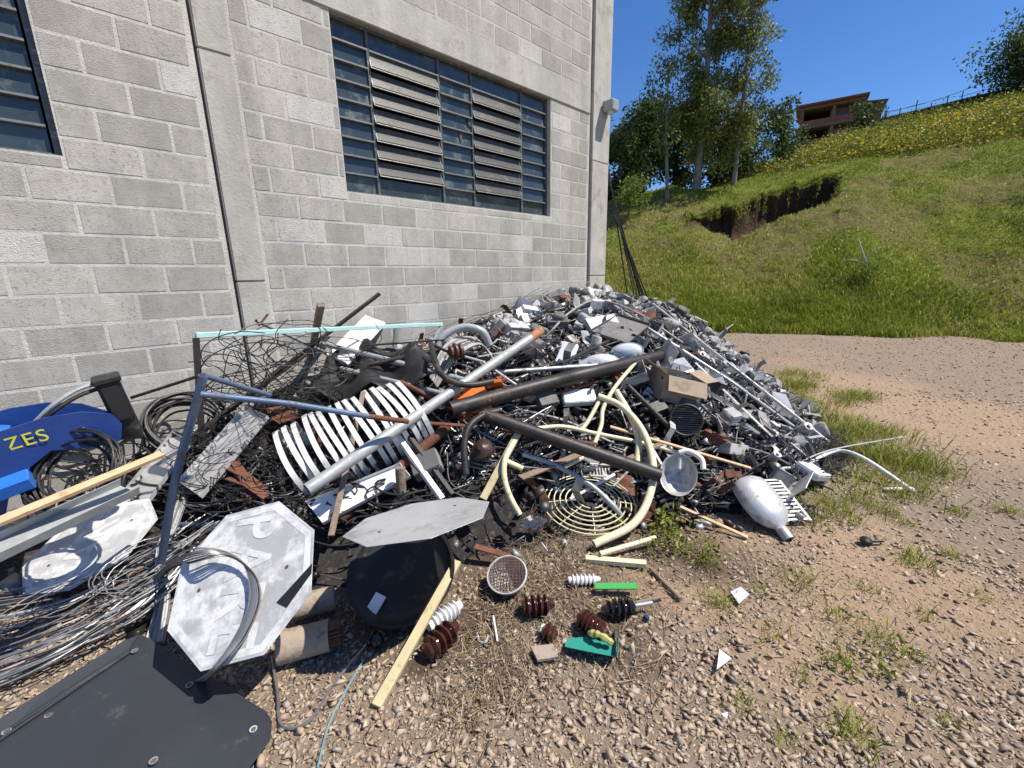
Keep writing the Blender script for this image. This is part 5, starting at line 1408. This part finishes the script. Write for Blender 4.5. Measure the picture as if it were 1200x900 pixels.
# cement pipe stubs with rusty laminations
for a, b, r, l in (((326, 760), (386, 744), .066, 'fibre cement pipe stub with rusty plates stuffed in its end'), ((345, 712), (392, 700), .058, 'short fibre cement pipe stub behind the leaning sign')):
    A, B = at_z(*a, r), at_z(*b, r)
    t = thing('pipe_stub', l, 'pipe stub', V3((A.x, A.y, 0)))
    MB().tube([A.lerp(B, k / 4) for k in range(5)], r, 22, .012).build('pipe', MT['clay'], t, True)
    d = (B - A).normalized(); x, y, z = onb(d, V3((0, 0, 1)))
    if 'plates' in l:
        for k in range(-4, 5):
            h = math.sqrt(max(.0004, .050 ** 2 - (k * .011) ** 2)); 
            MB().box(B + d * (.01 + .003 * (k % 3)) + x * (k * .011), (.007, 2 * h, .07), (x, y, z)).build('plate', MT['rust'], t)
# ---- blue machine
def machine():
    yf, yr = 3.02, 3.40
    t = thing('blue_machine', 'dark blue steel machine body with yellow lettering and a black motor', 'machine', at_y(40, 640, 3.2))
    def pl(name, pts, y, th, m): return MB().plate([at_y(a, b, y) for a, b in pts], (0, th, 0)).build(name, MT[m], t)
    pl('front_plate', [(-140, 560), (-60, 524), (0, 506), (50, 490), (95, 483), (130, 485), (143, 497), (142, 516), (110, 524), (60, 528), (30, 552), (10, 585), (0, 640), (-140, 690)], yf, .015, 'blue')
    pl('rear_plate', [(-140, 520), (-40, 494), (10, 479), (55, 472), (95, 473), (126, 482), (135, 500), (100, 520), (40, 530), (0, 600), (-140, 640)], yr, .015, 'blue')
    def cross(name, a, b, m, w=.02):
        p, q = at_y(*a, yf + .02), at_y(*b, yf + .02); d = q - p
        MB().plate([p, q, q + V3((0, yr - yf - .03, 0)), p + V3((0, yr - yf - .03, 0))], (0, 0, -w)).build(name, MT[m], t)
    cross('floor_plate', (-120, 560), (60, 520), 'blue'); cross('end_plate', (128, 490), (141, 505), 'blue_light')
    p = at_y(-10, 508, 3.2); MB().box(p, (.10, .30, .02), onb((.3, 0, 1), (1, 0, -.3))).build('step', MT['blue_light'], t, bevel=.004)
    MB().box(at_y(14, 568, 3.0), (.14, .10, .07), onb((-.2, -.3, .9), (1, 0, .2))).build('bracket', MT['blue_light'], t, bevel=.006)
    # motor
    a, b = at_y(128, 452, 3.16), at_y(146, 490, 3.16); d = (b - a).normalized(); x, y, z = onb(d, V3((0, 1, 0)))
    MB().box(a.lerp(b, .45), (.15, .10, .22), (x, y, z)).build('motor', MT['black'], t, bevel=.015, seg=2)
    MB().box(a - d * .04, (.17, .12, .035), (x, y, z)).build('motor_cap', MT['black'], t, bevel=.008)
    MB().lathe([(.001, 0), (.05, 0), (.055, .12), (.04, .14), (.001, .14)], a.lerp(b, .9), d, 18).build('shaft_housing', MT['black'], t, True)
    for s, t_ in ((0, 118), (1, 116)):
        MB().tube(cr([at_y(t_, 448 + s * 7, 3.12), at_y(90, 457 + s * 8, 3.10), at_y(62, 475 + s * 8, 3.08), at_y(40, 496 + s * 6, 3.10)], 8), .011, 8).build('hose', MT['wire_black'] if s else MT['galv'], t, True)
    for px, py in ((98, 502), (112, 506), (128, 512), (90, 507)):
        MB().lathe([(.001, 0), (.006, 0), (.006, .004), (.001, .004)], at_y(px, py, yf), (0, -1, 0), 8).build('bolt', MT['alu_dull'], t)
    o = text_mesh('ZES', .088, MT['yellow'], 'lettering', 0); o.parent = t
    q = at_y(31, 516, yf - .006) - ORG[t]
    dx = V3((.95, 0, .26)).normalized(); dz = V3((-.05, 0, 1)).normalized(); dn = V3((0, -1, 0))
    o.matrix_local = Matrix(((dx.x, dz.x, dn.x, q.x), (dx.y, dz.y, dn.y, q.y), (dx.z, dz.z, dn.z, q.z), (0, 0, 0, 1)))
machine()
# ---- coils
def coil(label, c, nrm, R0, n, r, m, jit=.02, sx=1.0):
    x, y, z = onb(nrm, V3((1, 0, 0))); c = V3(c)
    t = thing('cable_coil', label, 'cable coil', c - V3((0, 0, R0 * .5)))
    rnd = random.Random(len(label))
    for i in range(n):
        e = V3([rnd.gauss(0, jit) for _ in range(3)]); rr = R0 * (1 - .24 * rnd.random()); ph = rnd.random() * 6
        pts = [c + e + (x * math.cos(a) * sx + y * math.sin(a)) * rr * (1 + .03 * math.sin(3 * a + ph)) + z * (rnd.gauss(0, .003) + .02 * math.sin(a + ph)) for a in np.linspace(0, 2 * math.pi, 41)]
        MB().tube(pts, r, 7).build('loop', MT[m], t, True)
coil('coil of black cable leaning on the blue machine', at_y(88, 552, 2.95), (-.45, -.65, .60), .215, 16, .007, 'black')
coil('coil of black cable behind the blue bent tube', S(222, 500, .14), (.1, -.7, .6), .26, 14, .008, 'wire_black', .03)
coil('thin grey wire coil lying over the grey wire bundle', S(60, 722, .06), (-.1, -.2, 1), .13, 4, .0028, 'wire_grey', .05, 1.5)
coil('loose loops of grey wire beside the wire-looped sign', S(170, 665, .12), (-.1, -.4, 1), .14, 5, .0028, 'wire_grey', .05, 1.4)
coil('small ring of thin black wire lying on the dirt near the lamp head', at_z(948, 598, .02), (0, 0, 1), .045, 5, .004, 'wire_black', .006)
# ---- bundles and tangles; each wire is a part
def bundle(name, label, cat, n, r, m, gen, k=7, loc=None):
    t = thing(name, label, cat, loc)
    for i in range(n):
        pts = gen(i)
        MB().tube(cr(pts, k), r * random.uniform(.75, 1.3), 5).build('wire', MT[m] if isinstance(m, str) else MT[random.choice(m)], t, True)
U = random.uniform
bundle('wire_bundle', 'swept bundle of straight grey aluminium wires on the ground beside the signs', 'wires', 48, .0040, ['wire_grey', 'wire_grey', 'alu_dull', 'dark_steel'],
       lambda i: (lambda a, b: [S(-60 + a * .2, 770 + a, .02 + U(0, .05)), S(60 + U(-15, 15), 735 + a * .75, .03 + U(0, .06)), S(160 + U(-20, 20), 690 + a * .45 + b, .05 + U(0, .06)), S(245 + U(-20, 30), 625 + a * .25 + b, .06 + U(0, .08))])(U(-70, 60), U(-10, 10)), loc=S(100, 720, 0))
bundle('wire_bundle', 'arched strand of grey wires looping over the faded stop sign', 'wires', 13, .0036, ['wire_grey', 'wire_grey', 'dark_steel'],
       lambda i: (lambda e: [S(150 + e, 730, .03), S(188 + e, 672, .12), on_plane(222 + e, 652 + e, cA, nA, .06), on_plane(262 + e, 648 + e * .6, cA, nA, .05), on_plane(292 + e, 668 + e, cA, nA, .035), on_plane(298 + e, 705, cA, nA, .03), on_plane(280 + e, 748, cA, nA, .03), on_plane(250 + e * .6, 786, cA, nA, .03), at_z(232 + e, 800, .03)])(U(-7, 7)), loc=S(180, 735, 0))
bundle('wire_bundle', 'vertical strand of grey wires hanging at the foot of the blue bent tube', 'wires', 16, .0045, ['wire_grey', 'alu_dull'],
       lambda i: (lambda e: [S(218 + e, 570, .10), S(200 + e, 620, .16), S(187 + e * .5, 650, .14), S(192 + e, 700, .06), S(182 + e * 1.5, 752, .02)])(U(-8, 8)), loc=S(190, 700, 0))
def rw(cx, cy, rx, ry, n, lo, hi):
    return [S(cx + U(-rx, rx), cy + U(-ry, ry), U(lo, hi)) for _ in range(n)]
def loopy(cx, cy, rx, ry, lo, hi):
    x0, y0 = cx + U(-rx, rx), cy + U(-ry, ry); a0 = U(0, 6.3); R1 = U(12, 38); sg = random.choice((-1, 1)); o = U(lo, hi)
    return [S(x0 + R1 * math.cos(a0 + sg * k * .75) * 1.3 + k * 3, y0 + R1 * math.sin(a0 + sg * k * .75) * .6, o + U(-.02, .03)) for k in range(random.randint(4, 10))]
def off_wall(px, py, y):
    return at_y(px, py, y)
def tangle_up(i):
    x0, y0 = U(245, 400), U(385, 450); y = U(2.7, 3.3); a0 = U(0, 6.3); R1 = U(10, 40); n = random.randint(4, 9); sg = random.choice((-1, 1))
    p = [at_y(x0 + R1 * math.cos(a0 + sg * k * .8) * 1.3 + k * 4 * sg, min(470, y0 + R1 * math.sin(a0 + sg * k * .8) * .6 + 4 * k), y + .03 * k) for k in range(n)]
    return p + [S(p and U(240, 420), U(455, 500), .05)]
bundle('wire_tangle', 'springy tangle of thin black wire under the mint frame', 'wires', 42, .0030, 'wire_black', tangle_up, 6, loc=S(320, 450, 0))
bundle('wire_tangle', 'loose tangle of black wire over the trays beside the blue tube', 'wires', 32, .0032, 'wire_black', lambda i: loopy(265, 540, 60, 45, .06, .22), 6, loc=S(265, 540, 0))
bundle('wire_tangle', 'snarl of bright and dark wire around the rusty stub', 'wires', 55, .0034, ['wire_black', 'wire_grey', 'alu_dull'], lambda i: loopy(270, 570, 55, 30, .03, .15), 6, loc=S(270, 580, 0))
bundle('wire_tangle', 'dark cable snarl in front of the blue machine', 'wires', 40, .006, 'wire_black', lambda i: loopy(150, 545, 90, 40, .04, .16), 6, loc=S(150, 560, 0))
bundle('wire_tangle', 'tangle of cables between the hooks and the cream tubes', 'wires', 40, .0042, ['wire_black', 'wire_black', 'wire_grey'], lambda i: rw(590, 525, 70, 50, 4, .0, .10), 6, loc=S(590, 530, 0))
bundle('wire_tangle', 'thin lamp cables tangled around the silver lamp bowl', 'wires', 22, .0034, ['wire_grey', 'wire_black', 'wire_black'], lambda i: rw(845, 568, 38, 26, 5, .0, .07), 6, loc=S(845, 575, 0))
bundle('wire_tangle', 'dark springy wires at the right toe of the heap', 'wires', 60, .0028, 'wire_black', lambda i: rw(960, 530, 40, 30, 4, .0, .10), 6, loc=S(960, 540, 0))
bundle('wire_tangle', 'thin wires straggling over the upper middle of the heap', 'wires', 34, .0032, ['wire_black', 'wire_grey'], lambda i: rw(660, 420, 100, 40, 3, .02, .14), 6, loc=S(660, 420, 0))
bundle('wire_tangle', 'thin rods and wires fanned along the wall behind the heap', 'wires', 14, .0035, 'dark_steel', lambda i: [S(500 + U(-20, 30), 405 + U(-12, 20), .1), at_y(560 + U(-20, 20), 385 + U(-15, 10), 4.0), at_y(650 + U(-30, 10), 352 + U(-16, 4), 4.12)], 6, loc=S(560, 400, 0))
bundle('wire_tangle', 'wires and cables snarled over the right slope', 'wires', 40, .0034, ['wire_black', 'wire_black', 'alu_dull'], lambda i: rw(870, 485, 60, 50, 3, .0, .10), 6, loc=S(870, 490, 0))
bundle('wire_tangle', 'dark cables heaped between the straps and the grey sign', 'wires', 50, .006, 'wire_black', lambda i: loopy(440, 590, 90, 30, .02, .12), 6, loc=S(440, 600, 0))
# rusty crumpled iron by the leaning sign
for i, (a, b) in enumerate((((262, 545), (310, 575)), ((268, 560), (312, 583)), ((275, 540), (296, 585)))):
    bar('rusty crumpled iron strip in the wire snarl', 'rust', .05, .010, [(*a, .17), ((a[0] + b[0]) / 2, (a[1] + b[1]) / 2 - 4, .20), (*b, .14)])['group'] = 'rusty iron strips in the wire snarl'
bar('small rusty iron plate hanging at the end of the pale rod', 'rust', .035, .008, [(303, 382, 'y3.3'), (314, 368, 'y3.3')])
# crumpled dark cloth / bitumen sheet over the trays
def crumple():
    rng = np.random.default_rng(4); q = [S(355, 470, .12), S(400, 405, .22), S(505, 410, .20), S(500, 450, .16)]
    n = 22; v = []
    for i in range(n):
        for j in range(n):
            a, b = i / (n - 1), j / (n - 1); p = q[0].lerp(q[1], a).lerp(q[3].lerp(q[2], a), b)
            v.append(p + V3((0, 0, .10 * (float(fbm(a * 5, b * 7, 91)) - .5) + .05 * math.sin(b * 14 + a * 3))))
    f = [(i * n + j, i * n + j + 1, (i + 1) * n + j + 1, (i + 1) * n + j) for i in range(n - 1) for j in range(n - 1)]
    o = MB().add(v, f).build('crumpled_tarp', MT['black'], None, True)
    tag(o, 'crumpled dark tarpaulin behind the white curved straps', 'tarpaulin'); 
    sm = o.modifiers.new('thick', 'SOLIDIFY'); sm.thickness = .004
crumple()
# ---- litter
def flat(name, label, cat, pts, m, z=.03, th=.003):
    return one(name, MB().plate([at_z(a, b, z) for a, b in pts], (0, 0, th)), m, label, cat)
flat('green_strip', 'bright green plastic strip beside the small white insulator', 'plastic strip', [(697, 684), (746, 684), (747, 691), (698, 691)], 'green', .04, .006)
tl = thing('teal_scoop', 'broken teal plastic dustpan corner under the brown insulator', 'plastic piece', at_z(700, 755, 0))
MB().plate([at_z(a, b, .02) for a, b in ((664, 749), (690, 747), (722, 752), (722, 770), (690, 765), (662, 758))], (0, 0, .004)).build('base', MT['teal'], tl)
MB().plate([at_z(722, 770, .02), at_z(725, 733, .02), at_z(726, 733, .07), at_z(723, 770, .07)], (.004, 0, 0)).build('side', MT['teal'], tl)
MB().plate([at_z(662, 758, .024), at_z(722, 770, .024), at_z(722, 770, .045), at_z(662, 758, .04)], (0, .004, 0)).build('lip', MT['teal'], tl)
yt = MB(); yt.tube(cr([at_z(690, 742, .05), at_z(703, 744, .075), at_z(718, 754, .05)], 5), .015, 7, scale=[.7 + .13 * ((i * 37) % 5) for i in range(11)])
one('yellow_wrapper', yt, 'yellow_cloth', 'crumpled yellow wrapper on the teal plastic piece', 'wrapper')
flat('paper_scrap', 'pale triangular scrap lying alone on the gravel', 'scrap', [(840, 785), (843, 761), (857, 772)], 'paper', .025)
flat('plastic_card', 'translucent pale square lying on the orange soil', 'card', [(856, 694), (868, 688), (878, 697), (866, 708)], 'glass_lamp', .02)
flat('paper_scrap', 'small white scrap near the bottom edge stones', 'scrap', [(845, 837), (853, 835), (852, 843)], 'paper', .02)
flat('tin_flake', 'grey flat stone-like tile shard below the caged lamp', 'shard', [(622, 760), (648, 757), (655, 772), (630, 776)], 'clay', .02, .012)
bk = thing('plastic_fitting', 'small black plastic fitting lying on the bare soil', 'fitting', at_z(1018, 634, 0))
MB().lathe([(.001, 0), (.03, 0), (.034, .02), (.02, .035), (.001, .036)], at_z(1014, 636, .005), (.2, -.1, 1), 12).build('body', MT['black'], bk, True)
MB().tube([at_z(1018, 634, .02), at_z(1035, 634, .02)], .009, 8).build('stem', MT['black'], bk, True)
kb = thing('bottle_cap', 'small round black cap with blue centre in the weeds', 'cap', at_z(756, 726, 0))
MB().lathe([(.001, 0), (.014, 0), (.014, .02), (.001, .021)], at_z(756, 726, .005), (.3, -.3, 1), 12).build('body', mat('blue_cap', (.02, .04, .12), .4), kb, True)
pipe('weathered stick lying at the edge of the weeds', 'wood_old', .011, [(762, 666, .01), (798, 702, .012)], 0, 8, 'stick', 'stick')
pipe('thin dry stick beside the black insulator', 'wood_old', .007, [(745, 706, .012), (778, 699, .012)], 0, 7, 'stick', 'stick')
pipe('bent steel hook lying on the dirt below the caged lamp', 'galv', .006, [(559, 742, .01), (562, 752, .01), (569, 752, .01), (572, 745, .01)], 0, 8, 'hook', 'steel_hook', True)
pipe('thin pale nail standing in the dirt below the caged lamp', 'white', .005, [(578, 722, .03), (583, 752, .01)], 0, 7, 'nail', 'steel_nail')
pipe('pale grey rope lying across the gravel', 'wire_grey', .006, [(318, 770, .015), (325, 810, .015), (330, 850, .015), (362, 845, .015), (392, 800, .015), (430, 755, .015)], 0, 6, 'rope', 'rope', True)
pipe('thin blue cord lying on the gravel', mat('blue_cord', (.16, .30, .33), .7), .004, [(372, 900, .012), (385, 850, .012), (402, 815, .012), (425, 775, .012)], 0, 6, 'cord', 'cord', True)
# crumpled foil by the fan guard
def foil(label, px, py, off, s, m='white_rnd'):
    rng = np.random.default_rng(int(px)); c = S(px, py, off); n = 9; v = []
    for i in range(n):
        for j in range(n): v.append(c + _right * ((i / 8 - .5) * s) + V3((-.3, -.4, .9)) * ((j / 8 - .5) * s * .8) + V3(rng.normal(0, s * .06, 3)))
    o = MB().add(v, [(i * n + j, i * n + j + 1, (i + 1) * n + j + 1, (i + 1) * n + j) for i in range(n - 1) for j in range(n - 1)]).build('crumpled_bag', MT[m])
    tag(o, label, 'bag')
foil('crumpled white plastic bag at the front of the heap', 626, 612, .05, .14)
foil('crumpled pale plastic bag beside the cream tubes', 690, 550, .05, .12)

# ================================================================== LOOSE GROUND COVER
def shard(seed):
    """angular broken stone: hull of a few points"""
    r = random.Random(seed); bm = bmesh.new(); fl = r.uniform(.3, .6); el = r.uniform(.6, .95)
    for k in range(6):
        a, b = r.uniform(0, 6.283), r.uniform(-1, 1); q = math.sqrt(1 - b * b)
        p = V3((math.cos(a) * q, math.sin(a) * q, b)); w = .75 + .45 * r.random()
        p = V3([math.copysign(min(abs(u) ** .8, .82), u) for u in p]) * w
        bm.verts.new((p.x * 1.2, p.y * el * 1.1, p.z * fl))
    h = bmesh.ops.convex_hull(bm, input=bm.verts)
    bmesh.ops.delete(bm, geom=list({g for g in h['geom_interior'] + h['geom_unused'] if isinstance(g, bmesh.types.BMVert)}), context='VERTS')
    bmesh.ops.triangulate(bm, faces=bm.faces); bmesh.ops.recalc_face_normals(bm, faces=bm.faces)
    bm.verts.index_update()
    out = np.array([tuple(v.co) for v in bm.verts]), np.array([[v.index for v in f.verts] for f in bm.faces]); bm.free(); return out
TPL = [shard(k) for k in range(30)]
STONE = mat('crushed_stone', (.3, .25, .2), .9, 0, .18, 40, None, (120, .25), attr=('rnd', [(.17, .13, .096), (.30, .228, .165), (.38, .29, .208), (.42, .315, .215), (.45, .365, .275), (.34, .29, .235), (.54, .44, .32)]))
def gravel():
    rng = np.random.default_rng(9)
    def sample(n, r0, r1, smin, smax, keep_soil):
        az = HEAD + rng.uniform(-1.15, 1.2, n); r = np.sqrt(rng.uniform(r0 ** 2, r1 ** 2, n))
        x, y = r * np.cos(az), r * np.sin(az); s, d = soilmap(x, y)
        k = (heap(x, y) < .03) & (y < WALL_Y - .05) & (rng.random(n) > s * keep_soil) & (rng.random(n) > d * .8)
        k |= (x > 6.3) & (rng.random(n) > s * keep_soil) & (heap(x, y) < .03)
        return x[k], y[k], smin * (smax / smin) ** (rng.random(k.sum()) ** 1.5)
    parts = [sample(40000, .75, 3.4, .008, .026, .85), sample(46000, .75, 3.4, .004, .011, .55), sample(36000, 3.4, 8, .009, .026, .8), sample(26000, 8, 15.5, .010, .030, .8)]
    X = np.concatenate([p[0] for p in parts]); Y = np.concatenate([p[1] for p in parts]); Sz = np.concatenate([p[2] for p in parts]); n = len(X)
    ang = rng.uniform(0, 2 * np.pi, n); tx, ty = rng.normal(0, .38, n), rng.normal(0, .38, n)
    gz = ground_z(X, Y); col = np.clip(rng.normal(.48, .24, n), 0, 1); pick = rng.integers(0, len(TPL), n)
    VV, FF, CC = [], [], []; off = 0
    for t, (tv, tf) in enumerate(TPL):
        k = np.where(pick == t)[0]; m = len(k); nv = len(tv)
        v = tv[None] * (Sz[k, None, None] * rng.uniform(.85, 1.2, (m, 1, 3)))
        z2 = v[..., 2] + tx[k, None] * v[..., 0] + ty[k, None] * v[..., 1]
        c, s = np.cos(ang[k])[:, None], np.sin(ang[k])[:, None]
        x2, y2 = c * v[..., 0] - s * v[..., 1], s * v[..., 0] + c * v[..., 1]
        VV.append(np.stack([x2 + X[k, None], y2 + Y[k, None], z2 + (gz[k] + Sz[k] * .12)[:, None]], -1).reshape(-1, 3))
        FF.append((tf[None] + (np.arange(m) * nv)[:, None, None]).reshape(-1, 3) + off); off += m * nv; CC.append(np.repeat(col[k], nv))
    o = fast_mesh('gravel', np.concatenate(VV), np.concatenate(FF), STONE, {'rnd': np.concatenate(CC)})
    tag(o, 'angular crushed stone gravel covering the yard', 'gravel', kind='stuff'); print('stones', n)
gravel()
# dry straw and twigs
STRAW = mat('dry_straw', (.36, .27, .15), .9, 0, .3, 10, None, None, attr=('tone', [(.05, .035, .025), (.13, .09, .055), (.24, .175, .10), (.42, .33, .20)]))
def straw():
    rng = np.random.default_rng(13); V, F, T = [], [], []; off = 0
    spots = [((590, 800), .14, 220), ((600, 700), .28, 420), ((680, 690), .28, 380), ((560, 760), .18, 260), ((660, 640), .25, 420), ((740, 775), .16, 90), ((820, 640), .3, 160), ((900, 690), .4, 70), ((640, 760), .18, 110), ((780, 700), .3, 80), ((540, 830), .10, 80)]
    for (px, py), r, n in spots:
        c = at_z(px, py, 0); x = c.x + rng.normal(0, r * .6, n); y = c.y + rng.normal(0, r * .6, n)
        z = np.maximum(ground_z(x, y), heap(x, y) - .05) + .008
        a = rng.normal(.9, .9, n); L = rng.uniform(.03, .14, n); w = rng.uniform(.0007, .0018, n)
        d = np.c_[np.cos(a), np.sin(a), rng.normal(0, .18, n)] * L[:, None]; s = np.c_[-np.sin(a), np.cos(a), np.zeros(n)] * w[:, None]
        p = np.c_[x, y, z + .012 * rng.random(n)]
        V.append(np.stack([p - d / 2 - s, p - d / 2 + s, p + d / 2 + s, p + d / 2 - s], 1).reshape(-1, 3)); F.append(np.arange(n * 4).reshape(-1, 4) + off); off += n * 4; T.append(np.repeat(rng.random(n), 4))
    o = fast_mesh('dry_straw', np.concatenate(V), np.concatenate(F), STRAW, {'tone': np.concatenate(T)})
    tag(o, 'dry straw and twigs littering the dirt in front of the heap', 'straw', kind='stuff')
straw()
# grass tufts and weeds, one by one
def tuft_mesh(seed, n, h, spread, wid=.004, lean=(.25, 1.1)):
    rng = np.random.default_rng(seed)
    pos = np.c_[rng.normal(0, spread, (n, 2)), np.full(n, -.012)]
    hh = rng.uniform(.45, 1, n) * h
    tone = np.clip(rng.normal(.42, .2, n), 0, .8); dd = rng.random(n) < .18; tone[dd] = 1
    v, f, t = blades(pos, hh, rng.uniform(*lean, n), rng.uniform(wid * .6, wid * 1.4, n), tone, rng)
    o = fast_mesh('grass_tuft', v, f, GRASS, {'tone': t}); me = o.data; bpy.data.objects.remove(o); return me
TUFT = [tuft_mesh(1, 90, .11, .05), tuft_mesh(2, 130, .16, .08), tuft_mesh(3, 60, .08, .04), tuft_mesh(4, 200, .22, .16, .006)]
def weed_mesh(seed, n):
    rng = np.random.default_rng(seed); pos = np.c_[rng.normal(0, .05, (n, 2)), rng.uniform(0, .14, n)]
    v, f, t = leaves(pos, rng.uniform(.02, .05, n), rng.uniform(.05, .5, n), rng, .4); o = fast_mesh('weed', v, f, GRASS, {'tone': t}); me = o.data; bpy.data.objects.remove(o); return me
WEED = [weed_mesh(1, 90), weed_mesh(2, 60)]
rt = random.Random(3)
_l2 = [(1018, 634, 'near the small black fitting'), (866, 698, 'near the translucent square'), (847, 770, 'near the pale triangular scrap'), (849, 840, 'in the coarse gravel past the triangular scrap'), (1070, 577, 'at the end of the bent white tube'), (925, 625, 'beside the silver lamp head'), (795, 640, 'below the silver lamp bowl'), (940, 455, 'beside the far flank of the heap'), (1000, 470, 'in the orange soil beside the track'), (980, 520, 'beside the toe of the heap under the thin rod'), (1130, 700, 'on the stony ground beyond the bare soil'), (1000, 740, 'on the bare orange soil')]
LM2 = [(at_z(a, b, 0).x, at_z(a, b, 0).y, n) for a, b, n in _l2]
def tuft(px, py, k, s=1.0, weed=False):
    p = at_z(px, py, 0)
    o = bpy.data.objects.new('weed' if weed else 'grass_tuft', (WEED if weed else TUFT)[k]); COL.objects.link(o)
    o.location = (p.x, p.y, float(ground_z(p.x, p.y))); o.rotation_euler = (0, 0, rt.uniform(0, 6.28)); o.scale = (s, s, s * rt.uniform(.8, 1.15))
    far = math.hypot(p.x, p.y) > 4.2
    near = min(LM2, key=lambda q: (q[0] - p.x) ** 2 + (q[1] - p.y) ** 2)[2]
    if weed: tag(o, 'leafy green weed growing ' + near, 'weed', 'weeds at the toe of the heap')
    elif far: tag(o, 'green grass tuft growing ' + near, 'grass tuft', 'grass tufts beside the heap')
    else: tag(o, 'small grass tuft growing ' + near, 'grass tuft', 'grass tufts on the yard')
for px, py, k, s in ((845, 708, 0, 1), (905, 745, 2, 1.1), (935, 680, 1, .8), (1072, 658, 0, 1.2), (1115, 650, 0, .8), (1000, 860, 0, 1.1), (870, 825, 2, .9), (1030, 745, 1, .6), (1060, 765, 2, 1.2), (985, 775, 2, 1),
                    (915, 865, 2, .9), (1110, 845, 2, .8), (1180, 600, 0, 1), (1120, 600, 0, .9), (980, 720, 2, 1.2), (825, 660, 0, 1), (1085, 720, 2, .9), (940, 790, 2, .7), (890, 690, 2, 1), (1020, 690, 2, 1), (1150, 700, 2, .8),
                    (950, 610, 1, .8), (985, 602, 1, .9), (1010, 590, 1, .8), (1040, 600, 0, 1), (965, 590, 3, .5), (1000, 612, 2, 1), (1060, 612, 0, .8)): tuft(px, py, k, s)
for i in range(46):
    u = rt.random(); px = 905 + 150 * u + rt.uniform(-25, 40); py = 440 + 125 * u + rt.uniform(-8, 22)
    p = at_z(px, py, 0)
    if H(p.x, p.y) > .02: continue
    tuft(px, py, rt.choice((1, 3, 3, 1)), rt.uniform(.6, 1.1))
for px, py in ((1000, 470), (990, 467), (1010, 468), (1005, 463), (945, 452), (1075, 548), (1090, 555), (1060, 540)): tuft(px, py, 1, 1.2)
for px, py, k, s in ((785, 628, 0, 1.2), (790, 640, 1, 1), (765, 650, 1, .9), (830, 655, 0, .8), (775, 620, 1, 1.1), (800, 650, 1, .8), (935, 590, 0, 1), (980, 780, 1, .8), (1035, 790, 1, .7), (730, 612, 0, .9)): tuft(px, py, k, s, True)
